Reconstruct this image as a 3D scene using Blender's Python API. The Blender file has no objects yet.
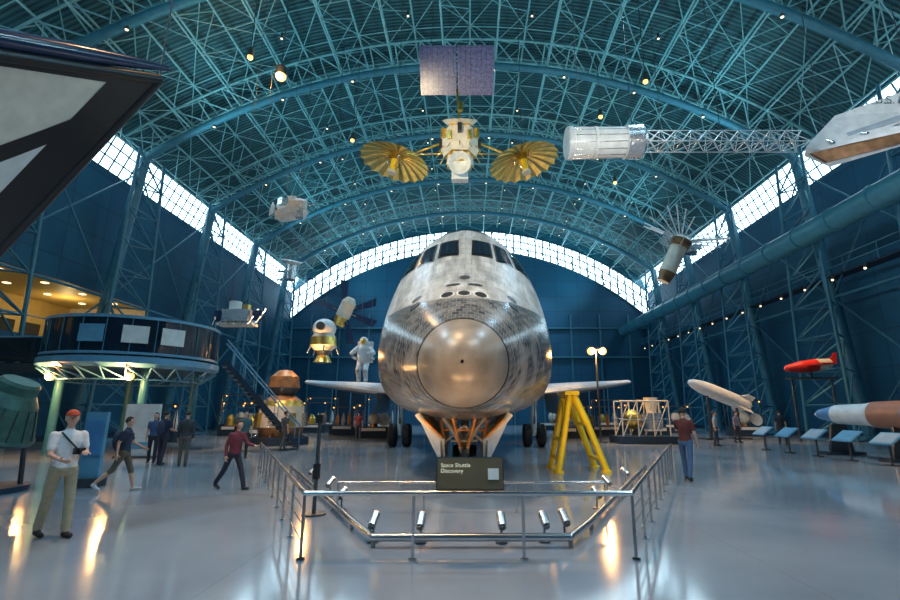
import bpy, math, random
import numpy as np
from mathutils import Vector, Matrix
random.seed(7); rnd=random.Random(7)
V=Vector
# ---------------------------------------------------------------- materials
def mat(name,col,rough=.5,metal=0.,emit=None,es=0.,var=.12,scale=3.,bump=0.,spec=.5,trans=0.,coat=0.):
    m=bpy.data.materials.new(name); m.use_nodes=True; nt=m.node_tree; b=nt.nodes['Principled BSDF']
    b.inputs['Roughness'].default_value=rough; b.inputs['Metallic'].default_value=metal
    b.inputs['Specular IOR Level'].default_value=spec
    b.inputs['Transmission Weight'].default_value=trans
    b.inputs['Coat Weight'].default_value=coat
    tc=nt.nodes.new('ShaderNodeTexCoord'); n=nt.nodes.new('ShaderNodeTexNoise'); n.inputs['Scale'].default_value=scale
    n.inputs['Detail'].default_value=4
    nt.links.new(tc.outputs['Object'],n.inputs['Vector'])
    r=nt.nodes.new('ShaderNodeValToRGB'); c=np.array(col[:3])
    r.color_ramp.elements[0].position=.3; r.color_ramp.elements[1].position=.7
    r.color_ramp.elements[0].color=(*np.clip(c*(1-var),0,1),1); r.color_ramp.elements[1].color=(*np.clip(c*(1+var),0,1),1)
    nt.links.new(n.outputs['Fac'],r.inputs['Fac']); nt.links.new(r.outputs['Color'],b.inputs['Base Color'])
    if bump:
        bp=nt.nodes.new('ShaderNodeBump'); bp.inputs['Strength'].default_value=bump; bp.inputs['Distance'].default_value=.02
        nt.links.new(n.outputs['Fac'],bp.inputs['Height']); nt.links.new(bp.outputs['Normal'],b.inputs['Normal'])
    if emit:
        b.inputs['Emission Color'].default_value=(*emit,1); b.inputs['Emission Strength'].default_value=es
    return m
M={}
def mk(k,*a,**kw): M[k]=mat(k,*a,**kw); return M[k]
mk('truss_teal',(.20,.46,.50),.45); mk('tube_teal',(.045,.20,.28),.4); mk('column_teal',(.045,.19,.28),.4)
mk('wall_blue',(.012,.075,.17),.7,var=.1,scale=.4); mk('wall_dark',(.008,.03,.06),.7)
mk('glazing',(.8,.9,.95),.3,emit=(.62,.87,1.),es=5.0)
mk('mullion',(.04,.13,.18),.4)
mk('white_paint',(.74,.76,.76),.4); mk('cream',(.72,.66,.55),.5); mk('black_paint',(.012,.014,.018),.35)
mk('wing_grey',(.36,.42,.48),.35)
mk('dark_glass',(.01,.02,.035),.08,spec=.8); mk('rubber',(.015,.015,.015),.7)
mk('steel',(.62,.64,.66),.22,metal=1.); mk('steel_dark',(.12,.13,.14),.35,metal=.8)
mk('gold_foil',(.85,.55,.14),.28,metal=1.,bump=.8,scale=14,var=.25); mk('gold_mesh',(.85,.68,.22),.38,metal=.4,var=.2); mk('gold_mesh_dark',(.30,.30,.13),.45,metal=.4,var=.2)
mk('silver_foil',(.75,.76,.78),.25,metal=.9,bump=.8,scale=10); mk('yellow_paint',(1.,.62,.02),.35)
mk('solar_purple',(.20,.19,.38),.25,spec=.8,scale=8,var=.35); mk('solar_blue',(.02,.04,.10),.2,spec=.8)
mk('green_capsule',(.05,.13,.11),.45,metal=.3,scale=5,var=.3); mk('orange_metal_and_glow',(.85,.32,.08),.4,var=.3,scale=6)  # orange finish; on the nose gear it paints in warm lamp glow
mk('bronze',(.30,.16,.08),.4,metal=.6,var=.4,scale=3); mk('red_paint',(.65,.03,.02),.35)
mk('sign_brown',(.13,.10,.055),.35); mk('sign_text',(.9,.85,.6),.5,emit=(.9,.85,.6),es=.3)
mk('panel_blue',(.12,.32,.48),.4); mk('platform_dark',(.015,.04,.07),.3)
mk('warm_ceiling',(.55,.40,.14),.6); mk('warm_lamp',(1,.8,.4),.4,emit=(1.,.42,.09),es=3.2)
mk('cool_lamp',(1,.9,.7),.4,emit=(1.,.74,.42),es=2.2)
mk('rocket_brown',(.42,.17,.10),.4); mk('rocket_blue',(.08,.25,.5),.4)
mk('rcc',(.24,.205,.165),.36,var=.32,scale=1.8,spec=.7)
mk('plate_white',(.7,.7,.68),.5)

def tile_mat():
    m=bpy.data.materials.new('thermal_tiles'); m.use_nodes=True; nt=m.node_tree; L=nt.links; N=nt.nodes
    b=N['Principled BSDF']; tc=N.new('ShaderNodeTexCoord')
    sep=N.new('ShaderNodeSeparateXYZ'); L.new(tc.outputs['Object'],sep.inputs[0])
    # boundary height of black/white as a function of station (y)
    mr=N.new('ShaderNodeValToRGB'); cr=mr.color_ramp
    nrm=N.new('ShaderNodeMath'); nrm.operation='DIVIDE'; L.new(sep.outputs['Y'],nrm.inputs[0]); nrm.inputs[1].default_value=32.
    L.new(nrm.outputs[0],mr.inputs[0])
    def h(z): return (z/10.,)*3+(1,)
    cr.elements[0].position=0; cr.elements[0].color=h(4.42)
    cr.elements[1].position=1; cr.elements[1].color=h(3.2)
    for s,z in ((3,4.42),(5.5,4.45),(7.2,4.1),(9,3.2),(12,2.7),(20,3.0)):
        e=cr.elements.new(s/32.); e.color=h(z)
    ml=N.new('ShaderNodeMath'); ml.operation='MULTIPLY'; ml.inputs[1].default_value=10.; L.new(mr.outputs['Color'],ml.inputs[0])
    sb=N.new('ShaderNodeMath'); sb.operation='SUBTRACT'; L.new(sep.outputs['Z'],sb.inputs[0]); L.new(ml.outputs[0],sb.inputs[1])
    st=N.new('ShaderNodeMapRange'); st.inputs['From Min'].default_value=-.05; st.inputs['From Max'].default_value=.05; L.new(sb.outputs[0],st.inputs['Value'])
    br=N.new('ShaderNodeTexBrick'); br.inputs['Scale'].default_value=1.; br.inputs['Brick Width'].default_value=.17; br.inputs['Row Height'].default_value=.17
    br.inputs['Mortar Size'].default_value=.006; br.inputs['Color1'].default_value=(.03,.032,.04,1); br.inputs['Color2'].default_value=(.15,.15,.15,1); br.inputs['Mortar'].default_value=(.26,.26,.25,1)
    L.new(tc.outputs['UV'],br.inputs['Vector'])
    no=N.new('ShaderNodeTexNoise'); no.inputs['Scale'].default_value=1.6; no.inputs['Detail'].default_value=8; L.new(tc.outputs['Object'],no.inputs['Vector'])
    rr=N.new('ShaderNodeMapRange'); rr.inputs['From Min'].default_value=.50; rr.inputs['From Max'].default_value=.72; L.new(no.outputs['Fac'],rr.inputs['Value'])
    mx=N.new('ShaderNodeMixRGB'); L.new(rr.outputs[0],mx.inputs[0]); L.new(br.outputs['Color'],mx.inputs[1]); mx.inputs[2].default_value=(.27,.26,.25,1)
    b2=N.new('ShaderNodeTexBrick'); b2.inputs['Scale'].default_value=1.; b2.inputs['Brick Width'].default_value=.4; b2.inputs['Row Height'].default_value=.3
    b2.inputs['Mortar Size'].default_value=.010; b2.inputs['Color1'].default_value=(.46,.46,.45,1); b2.inputs['Color2'].default_value=(.63,.62,.59,1); b2.inputs['Mortar'].default_value=(.32,.32,.32,1)
    L.new(tc.outputs['UV'],b2.inputs['Vector'])
    # weathering streaks on the white blankets
    mp=N.new('ShaderNodeMapping'); mp.inputs['Scale'].default_value=(2.2,.35,.8); L.new(tc.outputs['Object'],mp.inputs[0])
    ns=N.new('ShaderNodeTexNoise'); ns.inputs['Scale'].default_value=1.8; ns.inputs['Detail'].default_value=6; L.new(mp.outputs[0],ns.inputs['Vector'])
    rs=N.new('ShaderNodeValToRGB'); rs.color_ramp.elements[0].position=.38; rs.color_ramp.elements[0].color=(.55,.54,.53,1); rs.color_ramp.elements[1].position=.62; rs.color_ramp.elements[1].color=(1,1,1,1); L.new(ns.outputs['Fac'],rs.inputs['Fac'])
    wm=N.new('ShaderNodeMixRGB'); wm.blend_type='MULTIPLY'; wm.inputs[0].default_value=1; L.new(b2.outputs['Color'],wm.inputs[1]); L.new(rs.outputs[0],wm.inputs[2])
    m2=N.new('ShaderNodeMixRGB'); L.new(st.outputs[0],m2.inputs[0]); L.new(mx.outputs[0],m2.inputs[1]); L.new(wm.outputs[0],m2.inputs[2])
    L.new(m2.outputs[0],b.inputs['Base Color'])
    rg=N.new('ShaderNodeMapRange'); rg.inputs['To Min'].default_value=.22; rg.inputs['To Max'].default_value=.45; L.new(st.outputs[0],rg.inputs['Value']); L.new(rg.outputs[0],b.inputs['Roughness'])
    b.inputs['Specular IOR Level'].default_value=.9
    return m
M['tiles']=tile_mat()

def floor_mat():
    m=bpy.data.materials.new('polished_concrete'); m.use_nodes=True; nt=m.node_tree; L=nt.links; N=nt.nodes
    b=N['Principled BSDF']; tc=N.new('ShaderNodeTexCoord')
    n=N.new('ShaderNodeTexNoise'); n.inputs['Scale'].default_value=.35; n.inputs['Detail'].default_value=7; L.new(tc.outputs['Object'],n.inputs['Vector'])
    r=N.new('ShaderNodeValToRGB'); r.color_ramp.elements[0].color=(.20,.225,.26,1); r.color_ramp.elements[1].color=(.34,.36,.385,1)
    r.color_ramp.elements[0].position=.3; r.color_ramp.elements[1].position=.7
    L.new(n.outputs['Fac'],r.inputs['Fac'])
    br=N.new('ShaderNodeTexBrick'); br.offset=0; br.inputs['Scale'].default_value=1; br.inputs['Brick Width'].default_value=6; br.inputs['Row Height'].default_value=6; br.inputs['Mortar Size'].default_value=.008
    br.inputs['Color1'].default_value=(1,1,1,1); br.inputs['Color2'].default_value=(1,1,1,1); br.inputs['Mortar'].default_value=(.82,.82,.82,1)
    mpf=N.new('ShaderNodeMapping'); mpf.inputs['Location'].default_value=(2.6,1.2,0); L.new(tc.outputs['Object'],mpf.inputs[0])
    L.new(mpf.outputs[0],br.inputs['Vector'])
    mx=N.new('ShaderNodeMixRGB'); mx.blend_type='MULTIPLY'; mx.inputs[0].default_value=1; L.new(r.outputs[0],mx.inputs[1]); L.new(br.outputs['Color'],mx.inputs[2])
    L.new(mx.outputs[0],b.inputs['Base Color'])
    rr=N.new('ShaderNodeMapRange'); rr.inputs['To Min'].default_value=.02; rr.inputs['To Max'].default_value=.22; L.new(n.outputs['Fac'],rr.inputs['Value']); L.new(rr.outputs[0],b.inputs['Roughness'])
    b.inputs['Specular IOR Level'].default_value=1.; b.inputs['IOR'].default_value=1.9
    return m
M['floor']=floor_mat()
def deck_mat():
    m=bpy.data.materials.new('corrugated_deck'); m.use_nodes=True; nt=m.node_tree; L=nt.links; N=nt.nodes
    b=N['Principled BSDF']; tc=N.new('ShaderNodeTexCoord'); b.inputs['Roughness'].default_value=.5
    w=N.new('ShaderNodeTexWave'); w.bands_direction='Y'; w.inputs['Scale'].default_value=1.1; w.inputs['Distortion'].default_value=0; L.new(tc.outputs['Object'],w.inputs['Vector'])
    r=N.new('ShaderNodeValToRGB'); r.color_ramp.elements[0].color=(.006,.042,.055,1); r.color_ramp.elements[1].color=(.035,.15,.175,1)
    L.new(w.outputs['Fac'],r.inputs['Fac']); L.new(r.outputs[0],b.inputs['Base Color'])
    bp=N.new('ShaderNodeBump'); bp.inputs['Strength'].default_value=.6; bp.inputs['Distance'].default_value=.08; L.new(w.outputs['Fac'],bp.inputs['Height']); L.new(bp.outputs[0],b.inputs['Normal'])
    return m
M['deck']=deck_mat()
def panel_wall():
    m=bpy.data.materials.new('blue_panel_wall'); m.use_nodes=True; nt=m.node_tree; L=nt.links; N=nt.nodes
    b=N['Principled BSDF']; tc=N.new('ShaderNodeTexCoord'); b.inputs['Roughness'].default_value=.6
    mp=N.new('ShaderNodeMapping'); L.new(tc.outputs['Object'],mp.inputs[0])
    cb=N.new('ShaderNodeCombineXYZ'); sp=N.new('ShaderNodeSeparateXYZ'); ad=N.new('ShaderNodeMath'); L.new(mp.outputs[0],sp.inputs[0]); L.new(sp.outputs[0],ad.inputs[0]); L.new(sp.outputs[1],ad.inputs[1]); L.new(ad.outputs[0],cb.inputs[0]); L.new(sp.outputs[2],cb.inputs[1])
    br=N.new('ShaderNodeTexBrick'); br.offset=0; br.inputs['Scale'].default_value=1; br.inputs['Brick Width'].default_value=3; br.inputs['Row Height'].default_value=2.2; br.inputs['Mortar Size'].default_value=.04
    br.inputs['Color1'].default_value=(.005,.085,.17,1); br.inputs['Color2'].default_value=(.006,.10,.19,1); br.inputs['Mortar'].default_value=(.005,.055,.115,1)
    L.new(cb.outputs[0],br.inputs['Vector']); L.new(br.outputs['Color'],b.inputs['Base Color']); return m
M['wallp']=panel_wall()

# ---------------------------------------------------------------- mesh builder
def basis(d):
    d=V(d).normalized(); a=V((0,0,1)) if abs(d.z)<.9 else V((0,1,0))
    x=a.cross(d).normalized(); return x,d.cross(x),d
class MB:
    def __init__(s): s.v=[];s.f=[];s.m=[];s.sm=[];s.mats=[]
    def mi(s,m):
        m=M[m] if isinstance(m,str) else m
        if m not in s.mats: s.mats.append(m)
        return s.mats.index(m)
    def add(s,vs,fs,m,smooth=True):
        o=len(s.v); s.v.extend([tuple(p) for p in vs]); i=s.mi(m)
        for f in fs: s.f.append(tuple(o+k for k in f)); s.m.append(i); s.sm.append(smooth)
    def box(s,c,size,m,rot=None):
        c=V(c); hx,hy,hz=[q/2 for q in size]; vs=[]
        for x in(-hx,hx):
            for y in(-hy,hy):
                for z in(-hz,hz):
                    p=V((x,y,z)); p=rot@p if rot else p; vs.append(c+p)
        s.add(vs,[(0,1,3,2),(4,6,7,5),(0,4,5,1),(2,3,7,6),(0,2,6,4),(1,5,7,3)],m,False)
    def tube(s,p0,p1,r0,m,r1=None,n=8,cap=True):
        r1=r0 if r1 is None else r1; p0=V(p0);p1=V(p1)
        if (p1-p0).length<1e-6: return
        x,y,d=basis(p1-p0); vs=[]
        for p,r in((p0,r0),(p1,r1)):
            for i in range(n):
                a=2*math.pi*i/n; vs.append(p+x*(r*math.cos(a))+y*(r*math.sin(a)))
        s.add(vs,[(i,(i+1)%n,n+(i+1)%n,n+i) for i in range(n)],m)
        if cap: s.add(vs,[tuple(range(n-1,-1,-1)),tuple(range(n,2*n))],m,False)
    def poly(s,pts,r,m,n=6,joint=True):
        for a,b in zip(pts,pts[1:]):
            s.tube(a,b,r,m,n=n)
        if joint:
            for p in pts[1:-1]: s.sphere(p,(r,)*3,m,6,4)
    def sphere(s,c,r,m,nu=12,nv=8,rot=None,fn=None):
        c=V(c); vs=[];fs=[]
        if not hasattr(r,'__len__'): r=(r,)*3
        for j in range(nv+1):
            t=math.pi*j/nv
            for i in range(nu):
                a=2*math.pi*i/nu; p=V((r[0]*math.sin(t)*math.cos(a),r[1]*math.sin(t)*math.sin(a),r[2]*math.cos(t)))
                if fn: p=V(fn(p))
                if rot: p=rot@p
                vs.append(c+p)
        for j in range(nv):
            for i in range(nu): fs.append((j*nu+i,(j+1)*nu+i,(j+1)*nu+(i+1)%nu,j*nu+(i+1)%nu))
        s.add(vs,fs,m)
    def capsule(s,p0,p1,r0,r1,m,n=10):
        s.tube(p0,p1,r0,m,r1,n,False); s.sphere(p0,(r0,)*3,m,n,6); s.sphere(p1,(r1,)*3,m,n,6)
    def lathe(s,prof,o,ax,m,n=24,mf=None,smooth=True):
        o=V(o); x,y,d=basis(ax); vs=[]
        for r,z in prof:
            for i in range(n):
                a=2*math.pi*i/n; vs.append(o+d*z+x*(r*math.cos(a))+y*(r*math.sin(a)))
        for j in range(len(prof)-1):
            mm=mf(j) if mf else m; sub=[vs[k] for k in range(j*n,(j+2)*n)]
            s.add(sub,[(i,(i+1)%n,n+(i+1)%n,n+i) for i in range(n)],mm,smooth)
    def grid(s,P,nu,nv,m,smooth=True,closeu=False):
        vs=[P(i/nu,j/nv) for j in range(nv+1) for i in range(nu+1)]
        W=nu+1; fs=[]
        for j in range(nv):
            for i in range(nu): fs.append((j*W+i,j*W+i+1,(j+1)*W+i+1,(j+1)*W+i))
        s.add(vs,fs,m,smooth)
    def slab(s,pts,th,m):
        pts=[V(p) for p in pts]; n=(pts[1]-pts[0]).cross(pts[2]-pts[0]).normalized()*th/2; k=len(pts)
        vs=[p+n for p in pts]+[p-n for p in pts]
        s.add(vs,[tuple(range(k)),tuple(range(2*k-1,k-1,-1))]+[(i,k+i,k+(i+1)%k,(i+1)%k) for i in range(k)],m,False)
    def build(s,name,M4=None,merge=False):
        me=bpy.data.meshes.new(name); vs=s.v
        if M4 is not None: vs=[tuple(M4@V(p)) for p in vs]
        me.from_pydata(vs,[],s.f); 
        for m in s.mats: me.materials.append(m)
        me.polygons.foreach_set('material_index',s.m); me.polygons.foreach_set('use_smooth',s.sm)
        me.update(); ob=bpy.data.objects.new(name,me); bpy.context.scene.collection.objects.link(ob); return ob
def cabled(b,x,y,z,pts=((0,0),),r=.018):
    for dx,dy in pts: b.tube((x+dx,y+dy,z),(x+dx,y+dy,zdeck(x+dx)-.02),r,'steel_dark',n=5)

# ---------------------------------------------------------------- hall shell
CZ=-11.5; RD=40.; RC=38.3
def zarc(x,R): return CZ+math.sqrt(R*R-x*x)
def zdeck(x): return zarc(x,RD)
Y0,Y1=-20.,66.
XE=24.3; XW=25.2; ZW=18.0
b=MB(); b.box((0,(Y0+Y1)/2,-.1),(2*XW+1,Y1-Y0+1,.2),'floor'); b.build('floor')
b=MB(); aE=math.asin(XE/RD)
b.grid(lambda u,v:(RD*math.sin(-aE+2*aE*u),Y0+(Y1-Y0)*v,CZ+RD*math.cos(-aE+2*aE*u)),60,1,'deck')
b.grid(lambda u,v:((RD+.3)*math.sin(aE-2*aE*u),Y0+(Y1-Y0)*v,CZ+(RD+.3)*math.cos(-aE+2*aE*u)),60,1,'deck')
b.build('ceiling')
zE=zdeck(XE)
# side walls
def wall_boxes(b,sx,holes):
    # holes: (y0,y1,z0,z1)
    x=sx*(XW+.15)
    if not holes: b.box((x,(Y0+Y1)/2,ZW/2),(.3,Y1-Y0,ZW),'wallp'); return
    y0,y1,z0,z1=holes
    b.box((x,(Y0+Y1)/2,z0/2),(.3,Y1-Y0,z0),'wallp'); b.box((x,(Y0+Y1)/2,(z1+ZW)/2),(.3,Y1-Y0,ZW-z1),'wallp')
    b.box((x,(Y0+y0)/2,(z0+z1)/2),(.3,y0-Y0,z1-z0),'wallp'); b.box((x,(y1+Y1)/2,(z0+z1)/2),(.3,Y1-y1,z1-z0),'wallp')
b=MB(); wall_boxes(b,-1,(12,37,6,9.6))
# recess gallery behind opening
b.box((-28.5,24.5,5.9),(6.3,25.4,.2),'wall_blue'); b.box((-28.5,24.5,9.7),(6.3,25.4,.2),'warm_ceiling'); b.box((-31.6,24.5,7.8),(.2,25.4,4),'warm_ceiling')
b.box((-28.5,11.9,7.8),(6.3,.2,4),'cream'); b.box((-28.5,37.1,7.8),(6.3,.2,4),'cream')
for y in range(14,37,3):
    for x in (-26.6,-29): b.box((x,y,9.57),(.3,.3,.06),'cool_lamp')
b.tube((-25.3,12,7.1),(-25.3,37,7.1),.04,'steel')
for y in range(12,38,2): b.box((-31.45,y,7.2),(.1,1.2,1.4),'dark_glass')
b.build('wall_left')
b=MB(); wall_boxes(b,1,None); b.build('wall_right')
# arched end walls
def endwall(name,y,band=True):
    b=MB(); n=48
    Ri,Ro=(35.9,38.9) if band else (39.98,39.98)
    def pt(i,R,yy):
        x=-XW+2*XW*i/n; 
        return (x,yy,min(max(CZ+math.sqrt(max(R*R-x*x,0)),0.1), 99))
    for yy,fl in((y-.15,0),(y+.15,1)):
        vs=[];fs=[]
        for i in range(n+1): vs+= [(-XW+2*XW*i/n,yy,0),pt(i,Ri,yy)]
        for i in range(n): fs.append((2*i,2*i+2,2*i+3,2*i+1))
        b.add(vs,fs,'wallp',False)
        if band:
            vs=[];fs=[]
            for i in range(n+1): vs+=[pt(i,Ro,yy),pt(i,RD+.2,yy)]
            for i in range(n): fs.append((2*i,2*i+2,2*i+3,2*i+1))
            b.add(vs,fs,'tube_teal',False)
    if band:
        # sill cap, coping and framing ribs
        for R in(Ri,Ro):
            pts=[pt(i,R,y-.2) for i in range(n+1)]; b.poly(pts,.14,'mullion',n=6)
    b.build(name)
    if band:
        g=MB(); vs=[];fs=[]
        for i in range(n+1): vs+=[pt(i,Ri,y),pt(i,Ro,y)]
        for i in range(n): fs.append((2*i,2*i+2,2*i+3,2*i+1))
        g.add(vs,fs,'glazing',False)
        for q in(.33,.66):
            pm=[pt(i,Ri+(Ro-Ri)*q,y-.1) for i in range(n+1)]; g.poly(pm,.09,'mullion',n=5)
        for i in range(0,n+1): g.tube(pt(i,Ri,y-.1),pt(i,Ro,y-.1),.11,'mullion',n=5)
        # wind truss standing in front of the glazing
        for i in range(0,n,2):
            g.tube(pt(i,Ri,y-.8),pt(i+1,Ro,y-.8),.07,'mullion',n=5); g.tube(pt(i+1,Ro,y-.8),pt(i+2,Ri,y-.8),.07,'mullion',n=5)
        g.build('window_1')
endwall('wall_back',Y1); endwall('wall_front',Y0,False)
for k,sx in enumerate((-1,1)):
    g=MB(); a=(sx*XE,zE); c=(sx*XW,ZW)
    g.add([(a[0],Y0,a[1]),(a[0],Y1,a[1]),(c[0],Y1,c[1]),(c[0],Y0,c[1])],[(0,1,2,3)],'glazing',False)
    for f in (0,.33,.66,1):
        x=a[0]+(c[0]-a[0])*f-sx*.08; z=a[1]+(c[1]-a[1])*f; g.tube((x,Y0,z),(x,Y1,z),.06,'mullion',n=5)
    y=Y0
    while y<=Y1: g.tube((a[0]-sx*.08,y,a[1]),(c[0]-sx*.08,y,c[1]),.06,'mullion',n=5); y+=.9
    g.build('window_%d'%(k+2))
for nm,sx in(('baseboard_left',-1),('baseboard_right',1)):
    b=MB(); b.box((sx*(XW-.03),(Y0+Y1)/2,.15),(.08,Y1-Y0-.4,.3),'wall_dark'); b.build(nm)
# ---------------------------------------------------------------- roof structure
b=MB()
archY=[30.7+9*k for k in range(-5,5) if Y0<30.7+9*k<Y1-.6]
def A(th,R,y): return V((R*math.sin(th),y,CZ+R*math.cos(th)))
thE=math.asin(23.0/RC); NA=28
for y in archY:
    pc=[A(-thE+2*thE*i/NA,RC-.1,y) for i in range(NA+1)]
    b.poly(pc,.25,'tube_teal',n=10)
    for sy in(-1.1,1.1):
        pu=[A(-thE+2*thE*i/NA,RC+1.25,y+sy) for i in range(NA+1)]; b.poly(pu,.09,'truss_teal',n=6,joint=False)
        for i in range(NA):
            b.tube(pc[i],pu[i],.05,'truss_teal',n=5,cap=False); b.tube(pu[i],pc[i+1],.05,'truss_teal',n=5,cap=False)
# purlins and lattice
NP=26; yy=Y0+.5; ys=[]
while yy<Y1: ys.append(yy); yy+=3.0
thP=math.asin(24/RD)
for i in range(NP+1):
    t=-thP+2*thP*i/NP
    b.tube(A(t,39.6,Y0+.3),A(t,39.6,Y1-.3),.07,'truss_teal',n=5)
    if i%2==0: b.tube(A(t,38.5,Y0+.3),A(t,38.5,Y1-.3),.06,'truss_teal',n=5)
for j,y in enumerate(ys):
    for i in range(NP):
        t0=-thP+2*thP*i/NP; t1=-thP+2*thP*(i+1)/NP
        b.tube(A(t0,39.6,y),A(t1,39.6,y),.045,'truss_teal',n=4,cap=False)
        if j+1<len(ys):
            if (i+j)%2: b.tube(A(t0,39.6,y),A(t1,39.6,ys[j+1]),.035,'truss_teal',n=4,cap=False)
            else: b.tube(A(t1,39.6,y),A(t0,39.6,ys[j+1]),.035,'truss_teal',n=4,cap=False)
            if i%2==0:
                tm=t1; b.tube(A(t0,38.5,y),A(tm,39.6,y+1.5),.035,'truss_teal',n=4,cap=False)
                b.tube(A(tm,39.6,y+1.5),A(t0,38.5,y+3),.035,'truss_teal',n=4,cap=False)
            if i%4==0 and i+2<=NP:
                t2=-thP+2*thP*(i+2)/NP
                b.tube(A(t0,38.5,y),A(t2,38.5,ys[j+1]),.03,'truss_teal',n=4,cap=False)
# columns
for y in archY:
    for sx in(-1,1):
        top=A(sx*thE,RC-.1,y); base=V((sx*24.7,y,0))
        b.tube(top,base,.36,'column_teal',n=12); b.tube(base-V((sx*.15,0,0)),base+V((-sx*.15,0,.25)),.6,'column_teal',n=12)
        for sy in(-1.3,1.3):
            t2=V((sx*22.4,y+sy,19.2)); b2=V((sx*22.2,y+sy*1.6,0))
            b.tube(t2,b2,.11,'column_teal',n=6)
            K=9
            for k in range(K):
                f0=k/K;f1=(k+1)/K; P=lambda f:top.lerp(base,f); Q=lambda f:t2.lerp(b2,f)
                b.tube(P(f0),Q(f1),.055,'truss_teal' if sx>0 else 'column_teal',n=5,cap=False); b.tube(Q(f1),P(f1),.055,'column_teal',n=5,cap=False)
        K=9
        for k in range(K):
            f0=k/K;f1=(k+1)/K
            L=lambda f,sy:V((sx*22.4,y+sy,19.2)).lerp(V((sx*22.2,y+sy*1.6,0)),f)
            b.tube(L(f0,-1.3),L(f1,1.3),.055,'column_teal',n=5,cap=False); b.tube(L(f1,1.3),L(f1,-1.3),.05,'column_teal',n=5,cap=False)
# longitudinal wind bracing between columns
for y0,y1 in zip(archY,archY[1:]):
    for sx in(-1,1):
        for (za,zb) in((18,9),(9,0.3)):
            xa=sx*(23.0+.09*(18.5-za)); xb=sx*(23.0+.09*(18.5-zb))
            b.tube((xa,y0,za),(xb,y1,zb),.06,'column_teal',n=5); b.tube((xb,y0,zb),(xa,y1,za),.06,'column_teal',n=5)
        b.tube((sx*23.8,y0,9),(sx*23.8,y1,9),.09,'column_teal',n=6)
b.build('roof_truss')
# air duct
b=MB(); b.tube((21.2,Y0+.4,12.6),(21.2,Y1-.4,12.6),.7,'tube_teal',n=20)
y=Y0+1
while y<Y1-1:
    b.tube((21.2,y,12.6),(21.2,y+.12,12.6),.76,'tube_teal',n=20); y+=3
for y in archY: b.tube((21.2,y,13),(23.2,y,15.2),.05,'steel_dark',n=5)
b.build('air_duct')
# lighting catwalk along the right side
b=MB(); b.box((23.9,(Y0+Y1)/2,10.3),(.9,Y1-Y0-1,.12),'wall_dark')
for z in(10.8,11.3): b.tube((23.4,Y0+.6,z),(23.4,Y1-.6,z),.035,'column_teal',n=5)
y=Y0+2
while y<Y1-1:
    b.tube((23.4,y,10.3),(23.4,y,11.3),.03,'column_teal',n=5); b.tube((23.3,y+.8,10.25),(23.2,y+.8,9.95),.1,'steel_dark',n=8); b.sphere((23.18,y+.8,9.92),.075,'cool_lamp',8,6); y+=2.6
b.build('lighting_catwalk')
# small can lights along the trusses (one string)
b=MB()
for y in archY:
    for i in range(3,NA-2,3):
        p=A(-thE+2*thE*i/NA,RC-.45,y); b.tube(p+V((0,0,.3)),p,.10,'steel_dark',n=8); b.tube(p,p-V((0,0,.03)),.085,'cool_lamp',n=8)
for y in range(6,62,5):
    for x in(-12,12,4,-4):
        p=V((x,y,zarc(x,38.3))); b.tube(p+V((0,0,.4)),p,.08,'steel_dark',n=8); b.tube(p,p-V((0,0,.03)),.07,'cool_lamp',n=8)
for (x,y,z) in((-10.9,24.,20.6),(-12,22.5,20.6),(10.5,25,21),(9.2,30,22),(-9,33,22),(12.5,38,21)):
    big=.3 if x==-10.9 else .15
    b.tube((x,y,z+.5),(x,y,z),big,'steel_dark',n=14); b.sphere((x,y,z-.05),big,'warm_lamp'); b.tube((x,y,z+.4),(x,y,zdeck(x)-.02),.03,'steel_dark',n=5)
b.build('ceiling_spotlights')

# ---------------------------------------------------------------- space shuttle
SX=-.15; SY=9.2
K=np.array([
#s, zb, zm, zt, hw, el
(0.00,2.60,2.64,2.68,.03,1),(0.05,2.35,2.64,2.93,.30,1),(0.22,2.10,2.65,3.20,.55,1),(0.50,1.92,2.67,3.42,.76,1),(0.9,1.79,2.70,3.64,.95,.97),
(1.5,1.67,2.78,4.02,1.33,.92),(2.3,1.58,2.95,4.5,1.73,.88),(3.2,1.53,3.1,5.0,2.1,.83),(4.2,1.52,3.25,5.55,2.4,.78),
(4.8,1.53,3.3,6.1,2.53,.75),(5.4,1.54,3.35,6.85,2.62,.72),(6.0,1.56,3.4,7.5,2.67,.70),(6.8,1.6,3.45,7.95,2.7,.66),
(7.8,1.65,3.5,8.05,2.7,.6),(9,1.7,3.6,7.85,2.7,.5),(14,1.95,3.9,7.8,2.7,.45),(20,2.2,4.3,8.0,2.7,.42),(27,2.5,4.6,8.3,2.7,.42),(31,2.65,4.7,8.3,2.65,.45)])
def kev(s):
    s=min(max(s,0),31.); xs=K[:,0]; i=int(min(max(np.searchsorted(xs,s)-1,0),len(xs)-2))
    h=xs[i+1]-xs[i]; t=(s-xs[i])/h
    def sl(j):
        if j==0: return (K[1]-K[0])/(xs[1]-xs[0])
        if j==len(xs)-1: return (K[-1]-K[-2])/(xs[-1]-xs[-2])
        a=(K[j]-K[j-1])/(xs[j]-xs[j-1]); c=(K[j+1]-K[j])/(xs[j+1]-xs[j])
        r=np.where(a*c>0,2*a*c/(a+c+1e-12),0); return r
    m0=sl(i)*h;m1=sl(i+1)*h
    return (2*t**3-3*t*t+1)*K[i]+(t**3-2*t*t+t)*m0+(-2*t**3+3*t*t)*K[i+1]+(t**3-t*t)*m1
def SP(s,t):
    _,zb,zm,zt,hw,el=kev(s); c=math.cos(t);sn=math.sin(t)
    sg=1 if c>=0 else -1
    if sn>=0: return V((hw*c,s,zm+(zt-zm)*sn))
    return V((hw*sg*abs(c)**el,s,zm-(zm-zb)*abs(sn)**el))
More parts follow.
